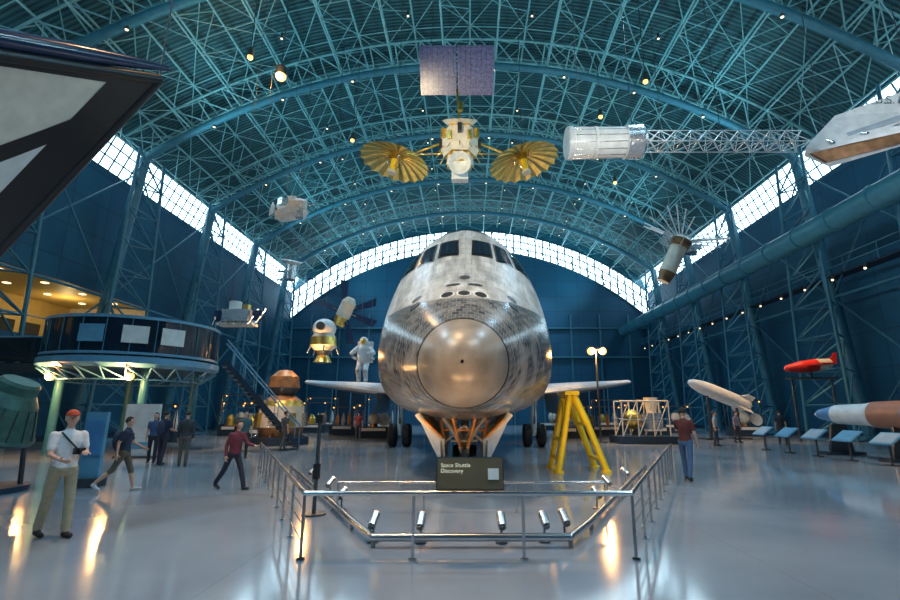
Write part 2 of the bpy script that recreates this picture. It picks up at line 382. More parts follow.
def SQ(x,s,off=0.):
    hw=kev(s)[4]; t=math.acos(max(-1,min(1,x/hw))); p=SP(s,t); e=.02
    n=(SP(s,t+e)-SP(s,t-e)).cross(SP(s+e,t)-SP(max(s-e,0),t))
    n.normalize()
    if n.z<0: n=-n
    return p+n*off
ss=[0,.01,.03,.06,.1,.16,.24,.34,.46,.6,.75,.9]+[.9+.15*k for k in range(1,50)]+[8.5+.75*k for k in range(0,31)]
ss=[s for s in ss if s<=31]; ss[-1]=31
NT=96; verts=[];faces=[];fm=[];uvs=[]
arc=0
for k,s in enumerate(ss):
    if k: arc+=(SP(s,math.pi/2)-SP(ss[k-1],math.pi/2)).length
    per=0; last=None
    for i in range(NT+1):
        t=-math.pi/2+2*math.pi*i/NT; p=SP(s,t); 
        if last is not None: per+=(p-last).length
        last=p; verts.append(p); uvs.append((per,arc))
    base=k*(NT+1); tot=per
    for i in range(NT+1): u=uvs[base+i]; uvs[base+i]=(u[0]-tot/2,u[1])
W=NT+1
for k in range(len(ss)-1):
    for i in range(NT): faces.append((k*W+i,k*W+i+1,(k+1)*W+i+1,(k+1)*W+i)); fm.append(0 if ss[k+1]<=.91 else 1)
faces.append(tuple((len(ss)-1)*W+i for i in range(NT))); fm.append(1)
me=bpy.data.meshes.new('fuselage'); me.from_pydata([tuple(v) for v in verts],[],faces)
me.materials.append(M['rcc']); me.materials.append(M['tiles'])
me.polygons.foreach_set('material_index',fm); me.polygons.foreach_set('use_smooth',[True]*(len(faces)-1)+[False])
ul=me.uv_layers.new(name='UVMap')
for lp in me.loops: ul.data[lp.index].uv=uvs[lp.vertex_index]
me.update()
shuttle=bpy.data.objects.new('space_shuttle',None); bpy.context.scene.collection.objects.link(shuttle); shuttle.location=(SX,SY,0)
def child(ob): ob.parent=shuttle; return ob
fu=bpy.data.objects.new('fuselage',me); bpy.context.scene.collection.objects.link(fu); child(fu)
b=MB()
def qpatch(c,off,m,n=8):
    # c: four (x,s) corners
    def P(u,v):
        x=(1-v)*((1-u)*c[0][0]+u*c[1][0])+v*((1-u)*c[3][0]+u*c[2][0]); s=(1-v)*((1-u)*c[0][1]+u*c[1][1])+v*((1-u)*c[3][1]+u*c[2][1])
        return SQ(x,s,off)
    b.grid(P,n,n,m)
def grow(c,g):
    cx=sum(p[0] for p in c)/4; cs=sum(p[1] for p in c)/4
    return [(p[0]+math.copysign(g,p[0]-cx),p[1]+math.copysign(g*.8,p[1]-cs)) for p in c]
for sg in(-1,1):
    wins=[[(.27,5.16),(.80,5.23),(.74,5.70),(.29,5.64)],[(1.04,5.18),(1.46,5.36),(1.28,5.86),(.96,5.74)],[(1.66,5.42),(1.98,5.8),(1.70,6.35),(1.46,5.98)]]
    for c in wins:
        c=[(sg*x,s) for x,s in c]
        qpatch(grow(c,.07),.012,'black_paint'); qpatch(c,.028,'dark_glass')
    # overhead windows
    c=[(sg*.25,6.5),(sg*.75,6.5),(sg*.75,7.0),(sg*.25,7.0)]; qpatch(grow(c,.05),.012,'black_paint'); qpatch(c,.025,'dark_glass')
def disc(x,s,rx,rs,off,m,n=20):
    vs=[SQ(x,s,off)]+[SQ(x+rx*math.cos(2*math.pi*i/n),s+rs*math.sin(2*math.pi*i/n),off) for i in range(n)]
    b.add(vs,[(0,1+i,1+(i+1)%n) for i in range(n)],m)
for x in(-.42,0,.42): disc(x,2.45,.19,.24,.012,'plate_white'); disc(x,2.45,.15,.19,.022,'black_paint')
for x in(-.3,.3): disc(x,3.3,.2,.12,.012,'steel_dark'); 
for x in(-1.25,1.25):
    for s in(2.7,3.15): disc(x,s,.12,.15,.015,'black_paint')
disc(0,4.05,.16,.16,.012,'steel_dark')
child(b.build('cockpit_windows_and_thrusters'))
# nose cap seam ring
b=MB()
pts=[SP(.92,2*math.pi*i/64)*1 for i in range(65)]; b.poly(pts,.018,'black_paint',n=5,joint=False); child(b.build('nose_cap_seal'))
# wings
for sg,nm in((-1,'wing_left'),(1,'wing_right')):
    b=MB(); st=[(2.2,9.5,30,2.35,.7),(2.9,12.0,30,2.5,.9),(3.6,15.5,30,2.6,1.1),(4.4,18.2,30,2.72,1.2),(7,20.8,29.7,3.1,.95),(10,23.8,29.2,3.5,.6),(11.6,25.4,28.9,3.75,.40),(11.9,26.2,28.8,3.8,.25)]
    N=14; rings=[]
    for x,a,c,z,th in st:
        r=[]
        for i in range(2*N):
            ang=math.pi*i/N; u=.5-.5*math.cos(ang); yt=th*(1.9*math.sqrt(max(u,0))*(1-u)+.04*(1-u))*.75
            z2=z+ (yt if i<N else -yt*.45); r.append(V((sg*x,a+(c-a)*u,z2)))
        rings.append(r)
    for j in range(len(rings)-1):
        for i in range(2*N):
            k=(i+1)%(2*N)
            mm='wing_grey' if (i<2 or i>=2*N-2 or i<N) else 'black_paint'
            b.add([rings[j][i],rings[j][k],rings[j+1][k],rings[j+1][i]],[(0,1,2,3)],mm)
    b.add(rings[-1],[tuple(range(2*N))],'wing_grey',False); b.add(rings[0],[tuple(range(2*N))],'white_paint',False)
    child(b.build(nm))
# fin, OMS pods, engines, flap
b=MB()
def fin(rings,m):
    n=len(rings[0])
    for a,c in zip(rings,rings[1:]):
        for i in range(n): b.add([a[i],a[(i+1)%n],c[(i+1)%n],c[i]],[(0,1,2,3)],m)
    b.add(rings[-1],[tuple(range(n))],m,False)
rg=[]
for z,a,c,th in((7.9,24.5,32.0,.5),(9,26.3,32.6,.42),(13,30.0,34.3,.28),(15.9,32.7,35.6,.16)):
    rg.append([V((th*math.sin(math.pi*2*i/16),a+(c-a)*(.5-.5*math.cos(2*math.pi*i/16)),z)) for i in range(16)])
fin(rg,'white_paint')
for sg in(-1,1):
    b.sphere((sg*1.75,29.3,7.8),(.95,3.6,.95),'white_paint',20,12)
    b.lathe([(.25,0),(.4,.3),(.52,.7),(.5,.72)],(sg*1.75,31.9,8.0),(0,1,0),'steel_dark')
for x,z in((0,6.9),(-1.3,4.6),(1.3,4.6)): b.lathe([(.45,-.4),(.6,.3),(.95,1.3),(1.15,2.4),(1.1,2.4),(.5,.3)],(x,31,z),(0,1,-.1),'steel_dark',28)
b.box((0,32,2.9),(5.2,2.2,.35),'black_paint'); child(b.build('tail_section'))
# nose gear
b=MB(); g=5.0
b.box((0,5.0,1.55),(1.5,2.8,.12),'black_paint')
b.tube((0,g,2.0),(0,g,.45),.11,'white_paint',n=12); b.tube((0,g,.9),(0,g,.4),.07,'steel',n=12)
b.tube((-.28,g,.40),(.28,g,.40),.06,'steel')
for x in(-.23,.23):
    b.lathe([(.12,-.1),(.36,-.1),(.40,-.05),(.40,.05),(.36,.1),(.12,.1),(.12,-.1)],(x,g,.40),(1,0,0),'rubber',24); b.tube((x-.09,g,.4),(x+.09,g,.4),.17,'steel',n=16)
# drag brace & struts, warm lamp light put into their orange colour
for x in(-1,1):
    b.tube((x*.55,g-1.4,1.6),(x*.08,g-.05,.95),.06,'cream'); b.tube((x*.5,g-.2,1.6),(x*.1,g,.8),.055,'orange_metal_and_glow'); b.tube((x*.55,g-1.4,1.55),(x*.12,g-1.5,.98),.05,'cream')
    b.tube((x*.12,g-1.5,.98),(x*.05,g-.1,.7),.05,'orange_metal_and_glow'); b.tube((x*.3,g-.9,1.6),(0,g-.7,.85),.045,'cream')
    b.tube((x*.62,g-1.3,1.6),(x*.50,g-1.35,.9),.045,'orange_metal_and_glow'); b.tube((x*.50,g-1.35,.95),(0,g-1.4,1.35),.04,'cream')
    b.tube((x*.30,g-1.7,1.6),(x*.10,g-1.75,.85),.035,'orange_metal_and_glow'); b.tube((x*.10,g-1.75,.85),(x*.10,g-.2,.6),.035,'cream')
    # clam-shell doors
    def P(u,v,x=x,o=0.):
        s=g-1.95+3.0*u; w=1-.55*abs(2*u-1)**3; dz=1.10*w*(1.25 if u<.5 else 1)
        return V((x*(1.10-.62*v**1.2+o),s,1.66-dz*v))
    b.grid(lambda u,v:P(u,v),12,8,'cream'); b.grid(lambda u,v:P(u,v,o=.10),12,8,'white_paint')
    for u in(0,1):
        for v in np.linspace(0,1,13)[:-1]:
            b.tube(P(u,v,o=.05),P(u,v+1/12,o=.05),.075*(1.15-v*.6),'cream',n=6)
    for u in (0.,.25,.5,.75): b.tube(P(u,.1),P(u,.9),.03,'orange_metal_and_glow',n=5)
    b.tube(P(0,.25)-V((0,.07,0)),P(0,.9)-V((0,.07,0)),.035,'orange_metal_and_glow',n=5)
b.tube((-.5,g-1.4,1.25),(.5,g-1.4,1.25),.035,'orange_metal_and_glow'); b.tube((-.35,g-1.4,.98),(.35,g-1.4,.98),.03,'cream')
child(b.build('nose_gear'))
b=MB()
for sg in(-1,1):
    gx=sg*3.4; gs=16.
    b.tube((gx,gs,2.9),(gx,gs,.55),.15,'white_paint',n=12); b.tube((gx,gs-1.2,2.6),(gx,gs,1.0),.06,'steel')
    b.tube((gx-.45,gs,.56),(gx+.45,gs,.56),.08,'steel')
    for dx in(-.36,.36):
        b.lathe([(.2,-.2),(.48,-.2),(.56,-.12),(.56,.12),(.48,.2),(.2,.2),(.2,-.2)],(gx+dx,gs,.56),(1,0,0),'rubber',28); b.tube((gx+dx-.17,gs,.56),(gx+dx+.17,gs,.56),.24,'steel',n=16)
    b.slab([(gx+sg*.9,gs-1.6,2.6),(gx+sg*.9,gs+2,2.7),(gx+sg*1.0,gs+2,1.7),(gx+sg*1.0,gs-1.6,1.6)],.08,'steel_dark')
child(b.build('main_landing_gear'))

# ---------------------------------------------------------------- barrier, frame, sign
b=MB(); FL=(-2.0,6.2);FR=(1.96,6.2);BL=(-6.6,15.8);BR=(6.1,15.2)
path=[BL,FL,FR,BR]; top=.74
for a,c in zip(path,path[1:]):
    b.tube((*a,top),(*c,top),.03,'steel',n=10)
    front=(a==FL)
    if not front:
        for z in(.2,.38,.56): b.tube((*a,z),(*c,z),.008,'steel',n=5)
    n=3 if front else 9
    for i in range(n+1):
        f=i/n; x=a[0]+(c[0]-a[0])*f; y=a[1]+(c[1]-a[1])*f
        b.tube((x,y,0),(x,y,top),.02,'steel',n=8); b.tube((x,y,0),(x,y,.02),.05,'steel',n=12)
for p in(FL,FR): b.sphere((*p,top),(.03,)*3,'steel')
b.build('barrier_railing')
b=MB(); low=[(-5.3,15.0,.12),(-1.75,7.7,.12),(-1.25,6.75,.12),(1.3,6.75,.12),(1.8,7.7,.12),(5.2,15,.12)]
b.poly(low,.05,'steel',n=10)
for a,c in zip(low,low[1:]):
    n=max(1,int((V(c)-V(a)).length/1.5))
    for i in range(n+1):
        p=V(a).lerp(V(c),i/n); b.tube((p.x,p.y,0),(p.x,p.y,.1),.03,'steel')
b.tube((-2.3,8.9,.5),(2.35,8.9,.5),.022,'steel'); 
for x in(-2.3,-.8,.8,2.35): b.tube((x,8.9,0),(x,8.9,.5),.018,'steel',n=6)
b.build('floor_guard_frame')
def can(b,p,aim,r=.06,l=.2):
    p=V(p); d=(V(aim)-p).normalized(); b.tube((p.x,p.y,0),(p.x,p.y,p.z-r*.4),.015,'steel_dark',n=6); b.tube((p.x,p.y,0),(p.x,p.y,.02),.08,'steel_dark',n=10)
    b.tube(p-d*l*.5,p+d*l*.5,r,'steel',n=14); b.tube(p-d*l*.62,p-d*l*.5,r*.7,'steel_dark',n=10); b.tube(p+d*l*.5,p+d*(l*.5+.01),r*.85,'warm_lamp',n=14)
spots=[(-1.3,7.0),(-.66,6.95),(.42,6.95),(1.0,7.0),(1.3,7.15),(-2.3,9.2),(2.3,9.3),(-2.9,10.6),(2.9,10.8),(-3.9,12.6),(3.8,12.4)]
b=MB()
for x,y in spots: can(b,(x,y,.28),(SX+x*.3,y+3.5,3.2))
b.build('floor_spotlights')
# sign clamped to the front rail
b=MB(); R=Matrix.Rotation(math.radians(-20),3,'X')
b.box((0,6.10,.975),(.78,.05,.36),'sign_brown',R); b.box((0,6.118,.975),(.81,.035,.39),'steel_dark',R); b.box((.28,6.07,.975),(.13,.02,.13),'plate_white',R)
for x in(-.2,.2): b.box((x,6.18,.800),(.04,.08,.05),'steel_dark'); b.tube((x,6.19,.80),(x,6.13,.93),.012,'steel_dark')
sg_ob=b.build('information_sign')
def text(body,loc,size,parent,m='sign_text',rx=70):
    cu=bpy.data.curves.new('lettering','FONT'); cu.body=body; cu.size=size; cu.extrude=.001; cu.materials.append(M[m])
    o=bpy.data.objects.new('lettering',cu); bpy.context.scene.collection.objects.link(o); o.location=loc; o.rotation_euler=(math.radians(rx),0,0); o.parent=parent; return o
text('Space Shuttle\nDiscovery',(-.35,6.038,1.06),.066,sg_ob)
text('Orbiter vehicle flown on thirty nine\nmissions between 1984 and 2011',(-.35,6.068,.91),.026,sg_ob)
b=MB(); b.tube((-2.65,8.75,0),(-2.65,8.75,1.55),.035,'steel_dark'); b.tube((-2.65,8.75,0),(-2.65,8.75,.03),.2,'steel_dark',n=16); b.box((-2.65,8.75,1.58),(.12,.1,.14),'black_paint'); b.box((-2.65,8.75,.7),(.1,.1,.25),'black_paint'); b.build('sensor_post')

# yellow stand
b=MB()
def beam(p,q,w,m): b.tube(p,q,w,m,n=4)
for dy in(-.5,.5):
    beam((2.98,15.2+dy,2.15),(2.55,15.2+dy*1.4,.05),.10,'yellow_paint'); beam((3.12,15.2+dy,2.15),(3.45,15.2+dy*1.2,1.35),.12,'yellow_paint'); beam((3.45,15.2+dy*1.2,1.38),(3.92,15.2+dy*1.4,.05),.10,'yellow_paint')
    b.tube((3.92,15.2+dy*1.4,.0),(3.92,15.2+dy*1.4,.06),.15,'yellow_paint'); b.tube((2.55,15.2+dy*1.4,.0),(2.55,15.2+dy*1.4,.06),.15,'yellow_paint')
for x,z in((2.98,2.15),(3.12,2.15),(3.45,1.36),(2.72,.9),(2.6,.35),(3.8,.35)): beam((x,14.6,z),(x,15.8,z),.07,'yellow_paint')
beam((3.0,14.7,2.1),(3.45,15.8,1.36),.05,'yellow_paint'); beam((2.72,14.6,.9),(2.98,15.7,2.1),.04,'yellow_paint')
b.box((3.05,15.2,2.25),(.42,1.25,.12),'yellow_paint'); b.build('maintenance_stand')

# ---------------------------------------------------------------- hanging relay satellite
b=MB(); C=V((-.55,24,16.3))
b.lathe([(0,-.9),(.9,-.9),(1.05,-.5),(1.05,.5),(.9,.8),(0,.8)],C,(0,0,1),'silver_foil',6,mf=lambda j:('gold_foil','cream','cream','gold_foil','gold_foil')[j],smooth=False)
b.lathe([(.05,0),(.6,.12),(.95,.4),(.98,.38),(.6,.08),(.05,-.04)],C+V((0,-.2,.75)),(0,-.5,1),'cream',24)
for i in range(9):
    a=2*math.pi*i/9; p=C+V((.6*math.cos(a),.6*math.sin(a),-.9)); b.tube(p,p-V((0,0,.55)),.10,'cream',r1=.17,n=10); b.tube(p-V((0,0,.55)),p-V((0,0,.58)),.17,'gold_foil',n=10)
for i in range(12):
    a=2*math.pi*i/12; q=V((math.cos(a),math.sin(a),0)); b.box(C+q*1.05+V((0,0,-.1+.35*(i%2))),(.22,.22,.5),'gold_foil' if i%3 else 'steel_dark',Matrix.Rotation(a,3,'Z')); b.tube(C+q*1.0-V((0,0,.5)),C+q*1.3-V((0,0,.95)),.03,'gold_foil',n=5)
b.lathe([(.0,0),(.35,.1),(.6,.35),(.62,.33)],C+V((0,-.5,-1.6)),(0,-1,-.3),'white_paint',20); b.box(C+V((0,0,-1.9)),(.9,.5,.9),'white_paint'); b.tube(C-V((0,0,2.1)),C-V((0,0,.9)),.08,'gold_foil')
for px in(-4.05,2.85):
    sgn=-1 if px<0 else 1; T=V((px,24,15.5))
    b.tube(C+V((sgn*.9,0,0)),T+V((-sgn*.9,0,.1)),.07,'gold_foil'); b.tube(C+V((sgn*.8,0,-.7)),T+V((-sgn*.9,0,.05)),.04,'gold_foil'); b.tube(T+V((-sgn*.9,0,.1)),T,.06,'gold_foil')
    ax=V((sgn*.22,-.06,-1)).normalized(); x,y,d=basis(ax); n=18; Rr=1.95
    def U(r,a): 
        return T+x*(r*math.cos(a))+y*(r*math.sin(a))+d*(.14*r*r)
    for k in range(n):
        a0=2*math.pi*k/n;a1=2*math.pi*(k+1)/n; am=(a0+a1)/2
        for j in range(5):
            r0=.15+(Rr-.15)*j/5; r1=.15+(Rr-.15)*(j+1)/5; q=.95; up=-d*.05
            b.add([U(r0,a0),U(r0*q,am)+up,U(r1*q,am)+up,U(r1,a0)],[(0,1,2,3)],'gold_mesh',False)
            b.add([U(r0*q,am)+up,U(r0,a1),U(r1,a1),U(r1*q,am)+up],[(0,1,2,3)],'gold_mesh_dark',False)
            b.tube(U(r0,a0),U(r1,a0),.03,'gold_foil',n=5)
    b.tube(T-d*.1,T+d*.35,.28,'gold_foil',n=12); b.tube(T+d*.35,T+d*1.0,.22,'yellow_paint',r1=.16,n=12); b.tube(T+d*1.0,T+d*1.15,.24,'cream',n=12)
    for k in range(3):
        a=2*math.pi*k/3; b.tube(U(.7,a),T+d*1.0,.02,'steel',n=4)
    cabled(b,px,24,15.5)
# solar panel
Pn=V((-.75,24.0,20.9)); R=Matrix.Rotation(math.radians(36),3,'X')
for dx in(-1.09,1.09):
    b.box(Pn+V((dx,0,0)),(2.1,.06,2.6),'solar_purple',R)
    for k in range(-3,4): b.box(Pn+V((dx+k*.3,0,0))+R@V((0,-.04,0)),(.02,.02,2.6),'steel_dark',R)
    for k in range(-4,5): b.box(Pn+V((dx,0,0))+R@V((0,-.04,k*.3)),(2.1,.02,.015),'steel_dark',R)
b.tube(C+V((0,0,.8)),Pn+V((0,0.5,-.9)),.07,'gold_foil'); b.tube(C+V((0,0,2.0)),C+V((.0,0,2.5)),.16,'gold_foil',n=10)
cabled(b,-.75,24,20.9,((-1.5,0),(1.5,0))); 
b.build('relay_satellite')

# ---------------------------------------------------------------- mast with canister (right)
b=MB(); z0=12.6;y0=18.
prof=[(0,0),(.62,0),(.68,.05),(.68,.25),(.62,.3),(.62,1.1),(.66,1.12),(.66,1.22),(.62,1.25),(.62,2.4),(.7,2.45),(.7,3.1),(.62,3.2),(.35,3.35),(0,3.35)]
b.lathe(prof,(4.0,y0,z0),(1,0,.02),'white_paint',32,mf=lambda j:'silver_foil' if j in(10,11,12) else 'white_paint')
for i in range(14):
    a=2*math.pi*i/14; b.tube((4.1,y0+.64*math.cos(a),z0+.64*math.sin(a)),(7.0,y0+.64*math.cos(a),z0+.06+.64*math.sin(a)),.018,'steel',n=4)
xa,xb=7.3,13.9; n=10; r=.5
for k in range(n):
    u0=xa+(xb-xa)*k/n;u1=xa+(xb-xa)*(k+1)/n
    c=[(0,r),(r*.87,-r*.5),(-r*.87,-r*.5)]
    for i in range(3):
        p=V((u0,y0+c[i][0],z0+.1+c[i][1]));q=V((u1,y0+c[i][0],z0+.1+c[i][1])); o=c[(i+1)%3]
        b.tube(p,q,.022,'white_paint',n=5); b.tube(p,(u1,y0+o[0],z0+.1+o[1]),.02,'white_paint',n=4); b.tube((u0,y0+o[0],z0+.1+o[1]),q,.018,'white_paint',n=4); b.tube(p,(u0,y0+o[0],z0+.1+o[1]),.02,'steel',n=4)
# antenna panel structure at outboard end
b.slab([(13.6,17.6,12.0),(15.0,17.6,13.4),(20.0,16.0,14.7),(20.0,16.0,12.7),(14.4,17.4,11.4)],.5,'white_paint')
b.slab([(13.5,17.25,11.7),(14.1,17.25,11.3),(20.0,15.45,12.3),(20.0,15.45,12.7)],.25,'bronze')
b.slab([(13.7,17.1,11.8),(14.2,17.1,11.5),(20.0,15.3,12.7),(20.0,15.3,13.1)],.1,'white_paint')
b.slab([(14.6,17.2,12.25),(20.0,15.5,13.4),(20.0,15.5,13.75),(14.9,17.15,12.5)],.06,'wing_grey')
for i in range(5): b.tube((14.3+i*1.1,17.6-.33*i,12.6),(14.3+i*1.1,16.95-.33*i,12.0+.2*i),.06,'steel')
for x in(4.6,6.8,10.5,14.5,18.5): b.tube((x,17.6 if x>14 else y0,z0+.5),(x,17.6 if x>14 else y0,zdeck(x)-.02),.018,'steel_dark',n=5)
o=b.build('radar_mast'); 
text('U.S. AIR',(15.9,16.6,13.5),.5,o,'black_paint',90)

# ---------------------------------------------------------------- winged rocket upper left
b=MB()
T=V((-6.7,9,8.7));A2=V((-8.1,5.0,6.35));Cc=V((-11.6,6.2,3.3));B2=V((-10.6,9,2.9))
def PW(u,v,o=0): 
    p=(1-v)*((1-u)*T+u*B2)+v*((1-u)*A2+u*Cc); return p+V((-.7,.45,-.1)).normalized()*o
b.grid(lambda u,v:PW(u,v,-.06),20,20,'cream'); b.grid(lambda u,v:PW(u,v,.14),20,20,'black_paint')
def strip(pts_a,pts_b,off,m,n=24):
    def P(s,t):
        a=(pts_a[0][0]+(pts_a[1][0]-pts_a[0][0])*s,pts_a[0][1]+(pts_a[1][1]-pts_a[0][1])*s); c=(pts_b[0][0]+(pts_b[1][0]-pts_b[0][0])*s,pts_b[0][1]+(pts_b[1][1]-pts_b[0][1])*s)
        return PW(a[0]+(c[0]-a[0])*t,a[1]+(c[1]-a[1])*t,off)
    b.grid(P,n,4,m)
strip(((0,0),(1,0)),((0,.2),(1,.2)),-.075,'black_paint'); strip(((.2,.2),(.85,1)),((.3,.2),(.95,1)),-.075,'black_paint'); strip(((.3,.2),(.95,1)),((1,.2),(1,1)),-.07,'plate_white'); strip(((0,.0),(0,1)),((.05,0),(.05,1)),-.08,'black_paint')
for u0,v0,u1,v1 in((0,0,1,0),(0,0,0,1),(0,1,1,1),(1,0,1,1)): b.tube(PW(u0,v0,.02),PW(u1,v1,.02),.11,'black_paint',n=10)
d=(A2-T).normalized(); b.lathe([(0,-.1),(.06,0),(.12,.8),(.16,2.0),(.16,5.5),(.12,5.8),(0,5.8)],T-d*.15+V((0,0,.28)),d,'black_paint',20,mf=lambda j:'solar_blue')
b.lathe([(0,-1),(.4,-.6),(.75,.3),(.8,1.5),(.8,6.0),(.7,6.2),(0,6.2)],(-13.2,3.,3.8),(0,1,0),'white_paint',28)
b.tube((-13.2,6.5,3.8),Cc,.2,'black_paint')
for p in(T,Cc,V((-13.2,8,4.4)),V((-8,5,7))): b.tube(p,(p.x,p.y,zdeck(p.x)-.02),.02,'steel_dark',n=5)
b.build('winged_rocket')

# ---------------------------------------------------------------- small hanging craft
def sat_a():
    b=MB(); c=V((-11.9,30,14.9)); b.lathe([(0,-.9),(.6,-.9),(.7,-.3),(.7,.5),(.5,.9),(0,.9)],c,(1,.2,.35),'white_paint',10,smooth=False)
    for i in range(12):
        a=i*.63; d=V((math.sin(a)*.7,math.cos(a*1.7)*.6,math.sin(a*2.3)*.6)); b.box(c+d*1.1,(.5,.45,.45),'plate_white' if i%3 else 'silver_foil',Matrix.Rotation(a,3,'Z'))
    b.lathe([(.0,0),(.3,.08),(.5,.25)],c+V((-1.2,0,0)),(-1,-.4,.2),'white_paint',16); b.tube(c+V((.9,0,.3)),c+V((1.6,0,.5)),.04,'steel')
    cabled(b,c.x,c.y,c.z,((-.5,0),(.5,0))); b.build('weather_satellite')
def sat_b():
    b=MB(); c=V((10.7,24,9.6)); ax=V((.45,-.1,.9)).normalized(); b.lathe([(0,-1.5),(.3,-1.45),(.42,-.9),(.42,.6),(.52,.7),(.52,1.0),(.3,1.2),(0,1.2)],c,ax,'bronze',20,mf=lambda j:'cream' if j in(0,2,5) else 'bronze')
    x,y,d=basis(ax)
    for i in range(26):
        a=2*math.pi*i/26; q=x*math.cos(a)+y*math.sin(a); b.tube(c+d*1.0+q*.3,c+d*(1.5+.4*math.sin(a*3))+q*2.1,.03,'white_paint',n=4)
    for i in range(6):
        a=2*math.pi*i/6; q=x*math.cos(a)+y*math.sin(a); b.slab([c+d*.8+q*.5,c+d*1.0+q*1.1,c+d*.7+q*1.15,c+d*.4+q*.5],.03,'silver_foil')
    cabled(b,c.x,c.y,c.z+.8); b.build('ion_probe')
def sat_c():
    b=MB(); c=V((-11.8,24,6.45)); b.box(c,(1.3,.8,.6),'silver_foil'); b.box(c+V((0,0,-.45)),(1.8,.7,.12),'cream'); b.tube(c+V((-.2,0,.3)),c+V((-.2,0,.75)),.3,'white_paint',n=14); b.tube(c+V((.45,-.1,.3)),c+V((.45,-.1,.55)),.18,'gold_foil',n=12)
    for i in range(7): b.tube(c+V((-1.05+i*.35,-.4,-.5)),c+V((-1.2+i*.4,.4,.45)),.03,'steel',n=5)
    for s in(-1,1): b.slab([c+V((s*.7,0,-.2)),c+V((s*1.2,0,-.3)),c+V((s*1.2,0,.3)),c+V((s*.7,0,.3))],.05,'solar_blue')
    cabled(b,c.x,c.y,c.z,((-.4,0),(.4,0)),.012); b.build('instrument_satellite')
def sat_d():
    b=MB(); c=V((-8.0,30,7.9)); b.lathe([(0,-.9),(.35,-.9),(.45,-.3),(.45,.7),(.25,1),(0,1)],c,(.4,-.2,.8),'steel_dark',16,mf=lambda j:'gold_foil' if j==1 else 'cream')
    for a in(20,95,160,215,285,340):
        a=math.radians(a); q=V((math.cos(a),0,math.sin(a))); t=V((-q.z,0,q.x)); p=c+q*.5
        b.slab([p-t*.12,p+q*1.5-t*.32,p+q*1.7+t*.2,p+t*.12],.05,'solar_blue'); b.tube(c,p+q*.3,.04,'steel',n=5)
    cabled(b,c.x,c.y,c.z+.5); b.build('winged_panel_satellite')
def sat_e():
    b=MB(); c=V((-8.9,29,6.1)); b.sphere(c+V((0,0,.55)),(.7,.7,.62),'white_paint',20,12); b.lathe([(.55,.3),(.75,0),(.8,-.5),(.5,-.8),(.35,-1.1),(.55,-1.5),(0,-1.5)],c,(0,0,1),'gold_foil',20,mf=lambda j:('cream','gold_foil','cream','steel_dark','gold_foil','bronze')[j])
    b.tube(c+V((0,-.6,.6)),c+V((0,-.9,.6)),.25,'steel_dark',n=14)
    for i in range(5):
        a=i*1.256; b.tube(c+V((.6*math.cos(a),.6*math.sin(a),-.2)),c+V((.95*math.cos(a),.95*math.sin(a),-1.0)),.04,'steel')
    cabled(b,c.x,c.y,c.z+1); b.build('orbital_capsule')
def sat_f():
    b=MB(); c=V((-14,36,12.4)); b.tube(c-V((0,0,.7)),c+V((0,0,.5)),.45,'silver_foil',n=8); b.lathe([(0,0),(.5,.1),(.85,.35)],c+V((0,0,.5)),(.2,-.3,1),'white_paint',18)
    for a in(.4,2.5,4.6): q=V((math.cos(a),math.sin(a),-.3)); b.tube(c,c+q*1.5,.035,'steel'); b.box(c+q*1.5,(.5,.3,.06),'solar_blue')
    cabled(b,c.x,c.y,c.z); b.build('communications_probe')
sat_a();sat_b();sat_c();sat_d();sat_e();sat_f()

# ---------------------------------------------------------------- ground exhibits
b=MB(); c=V((-10.65,11,1.25)); ax=V((.45,0,1)).normalized()
b.lathe([(0,-.12),(.5,-.08),(.82,.0),(.84,.06),(.80,.12),(.56,.75),(.40,1.0),(.39,1.18),(.35,1.25),(0,1.25)],c,ax,'green_capsule',32,mf=lambda j:'steel_dark' if j<3 else 'green_capsule')
x,y,d=basis(ax)
for i in range(16):
    a=2*math.pi*i/16; q=x*math.cos(a)+y*math.sin(a); b.tube(c+d*.12+q*.81,c+d*.75+q*.57,.012,'steel_dark',n=4)
b.slab([c+d*.35+V((-.2,-.75,0)),c+d*.35+V((.2,-.75,0)),c+d*.62+V((.16,-.66,0)),c+d*.62+V((-.16,-.66,0))],.03,'cream')
for q in((-.6,-.5),(.5,-.5),(.5,.5),(-.6,.5)): b.tube((c.x+q[0],c.y+q[1],0),(c.x+q[0]*.9,c.y+q[1]*.9,1.2+q[0]*-.35),.05,'steel_dark')
b.tube((c.x-.1,c.y,0),(c.x-.1,c.y,.12),.95,'wall_dark',n=28); b.build('space_capsule')
b=MB(); c=V((-10.3,27,0)); b.tube(c,c+V((0,0,.4)),1.5,'wall_dark',n=28)
b.lathe([(1.1,.4),(1.2,.9),(1.15,2.0),(1.0,2.3),(.6,2.6),(.85,3.0),(.75,3.6),(.35,3.95),(0,4.0)],c,(0,0,1),'bronze',24,mf=lambda j:('bronze','cream','gold_foil','bronze','steel_dark','bronze','bronze','bronze')[j])
for i in range(8):
    a=i*math.pi/4; p=c+V((1.2*math.cos(a),1.2*math.sin(a),1.3)); b.box(p,(.35,.35,.7),'gold_foil' if i%2 else 'silver_foil',Matrix.Rotation(a,3,'Z'))
    b.tube(c+V((1.1*math.cos(a),1.1*math.sin(a),.6)),c+V((1.45*math.cos(a),1.45*math.sin(a),.4)),.05,'steel')
b.build('lunar_probe')
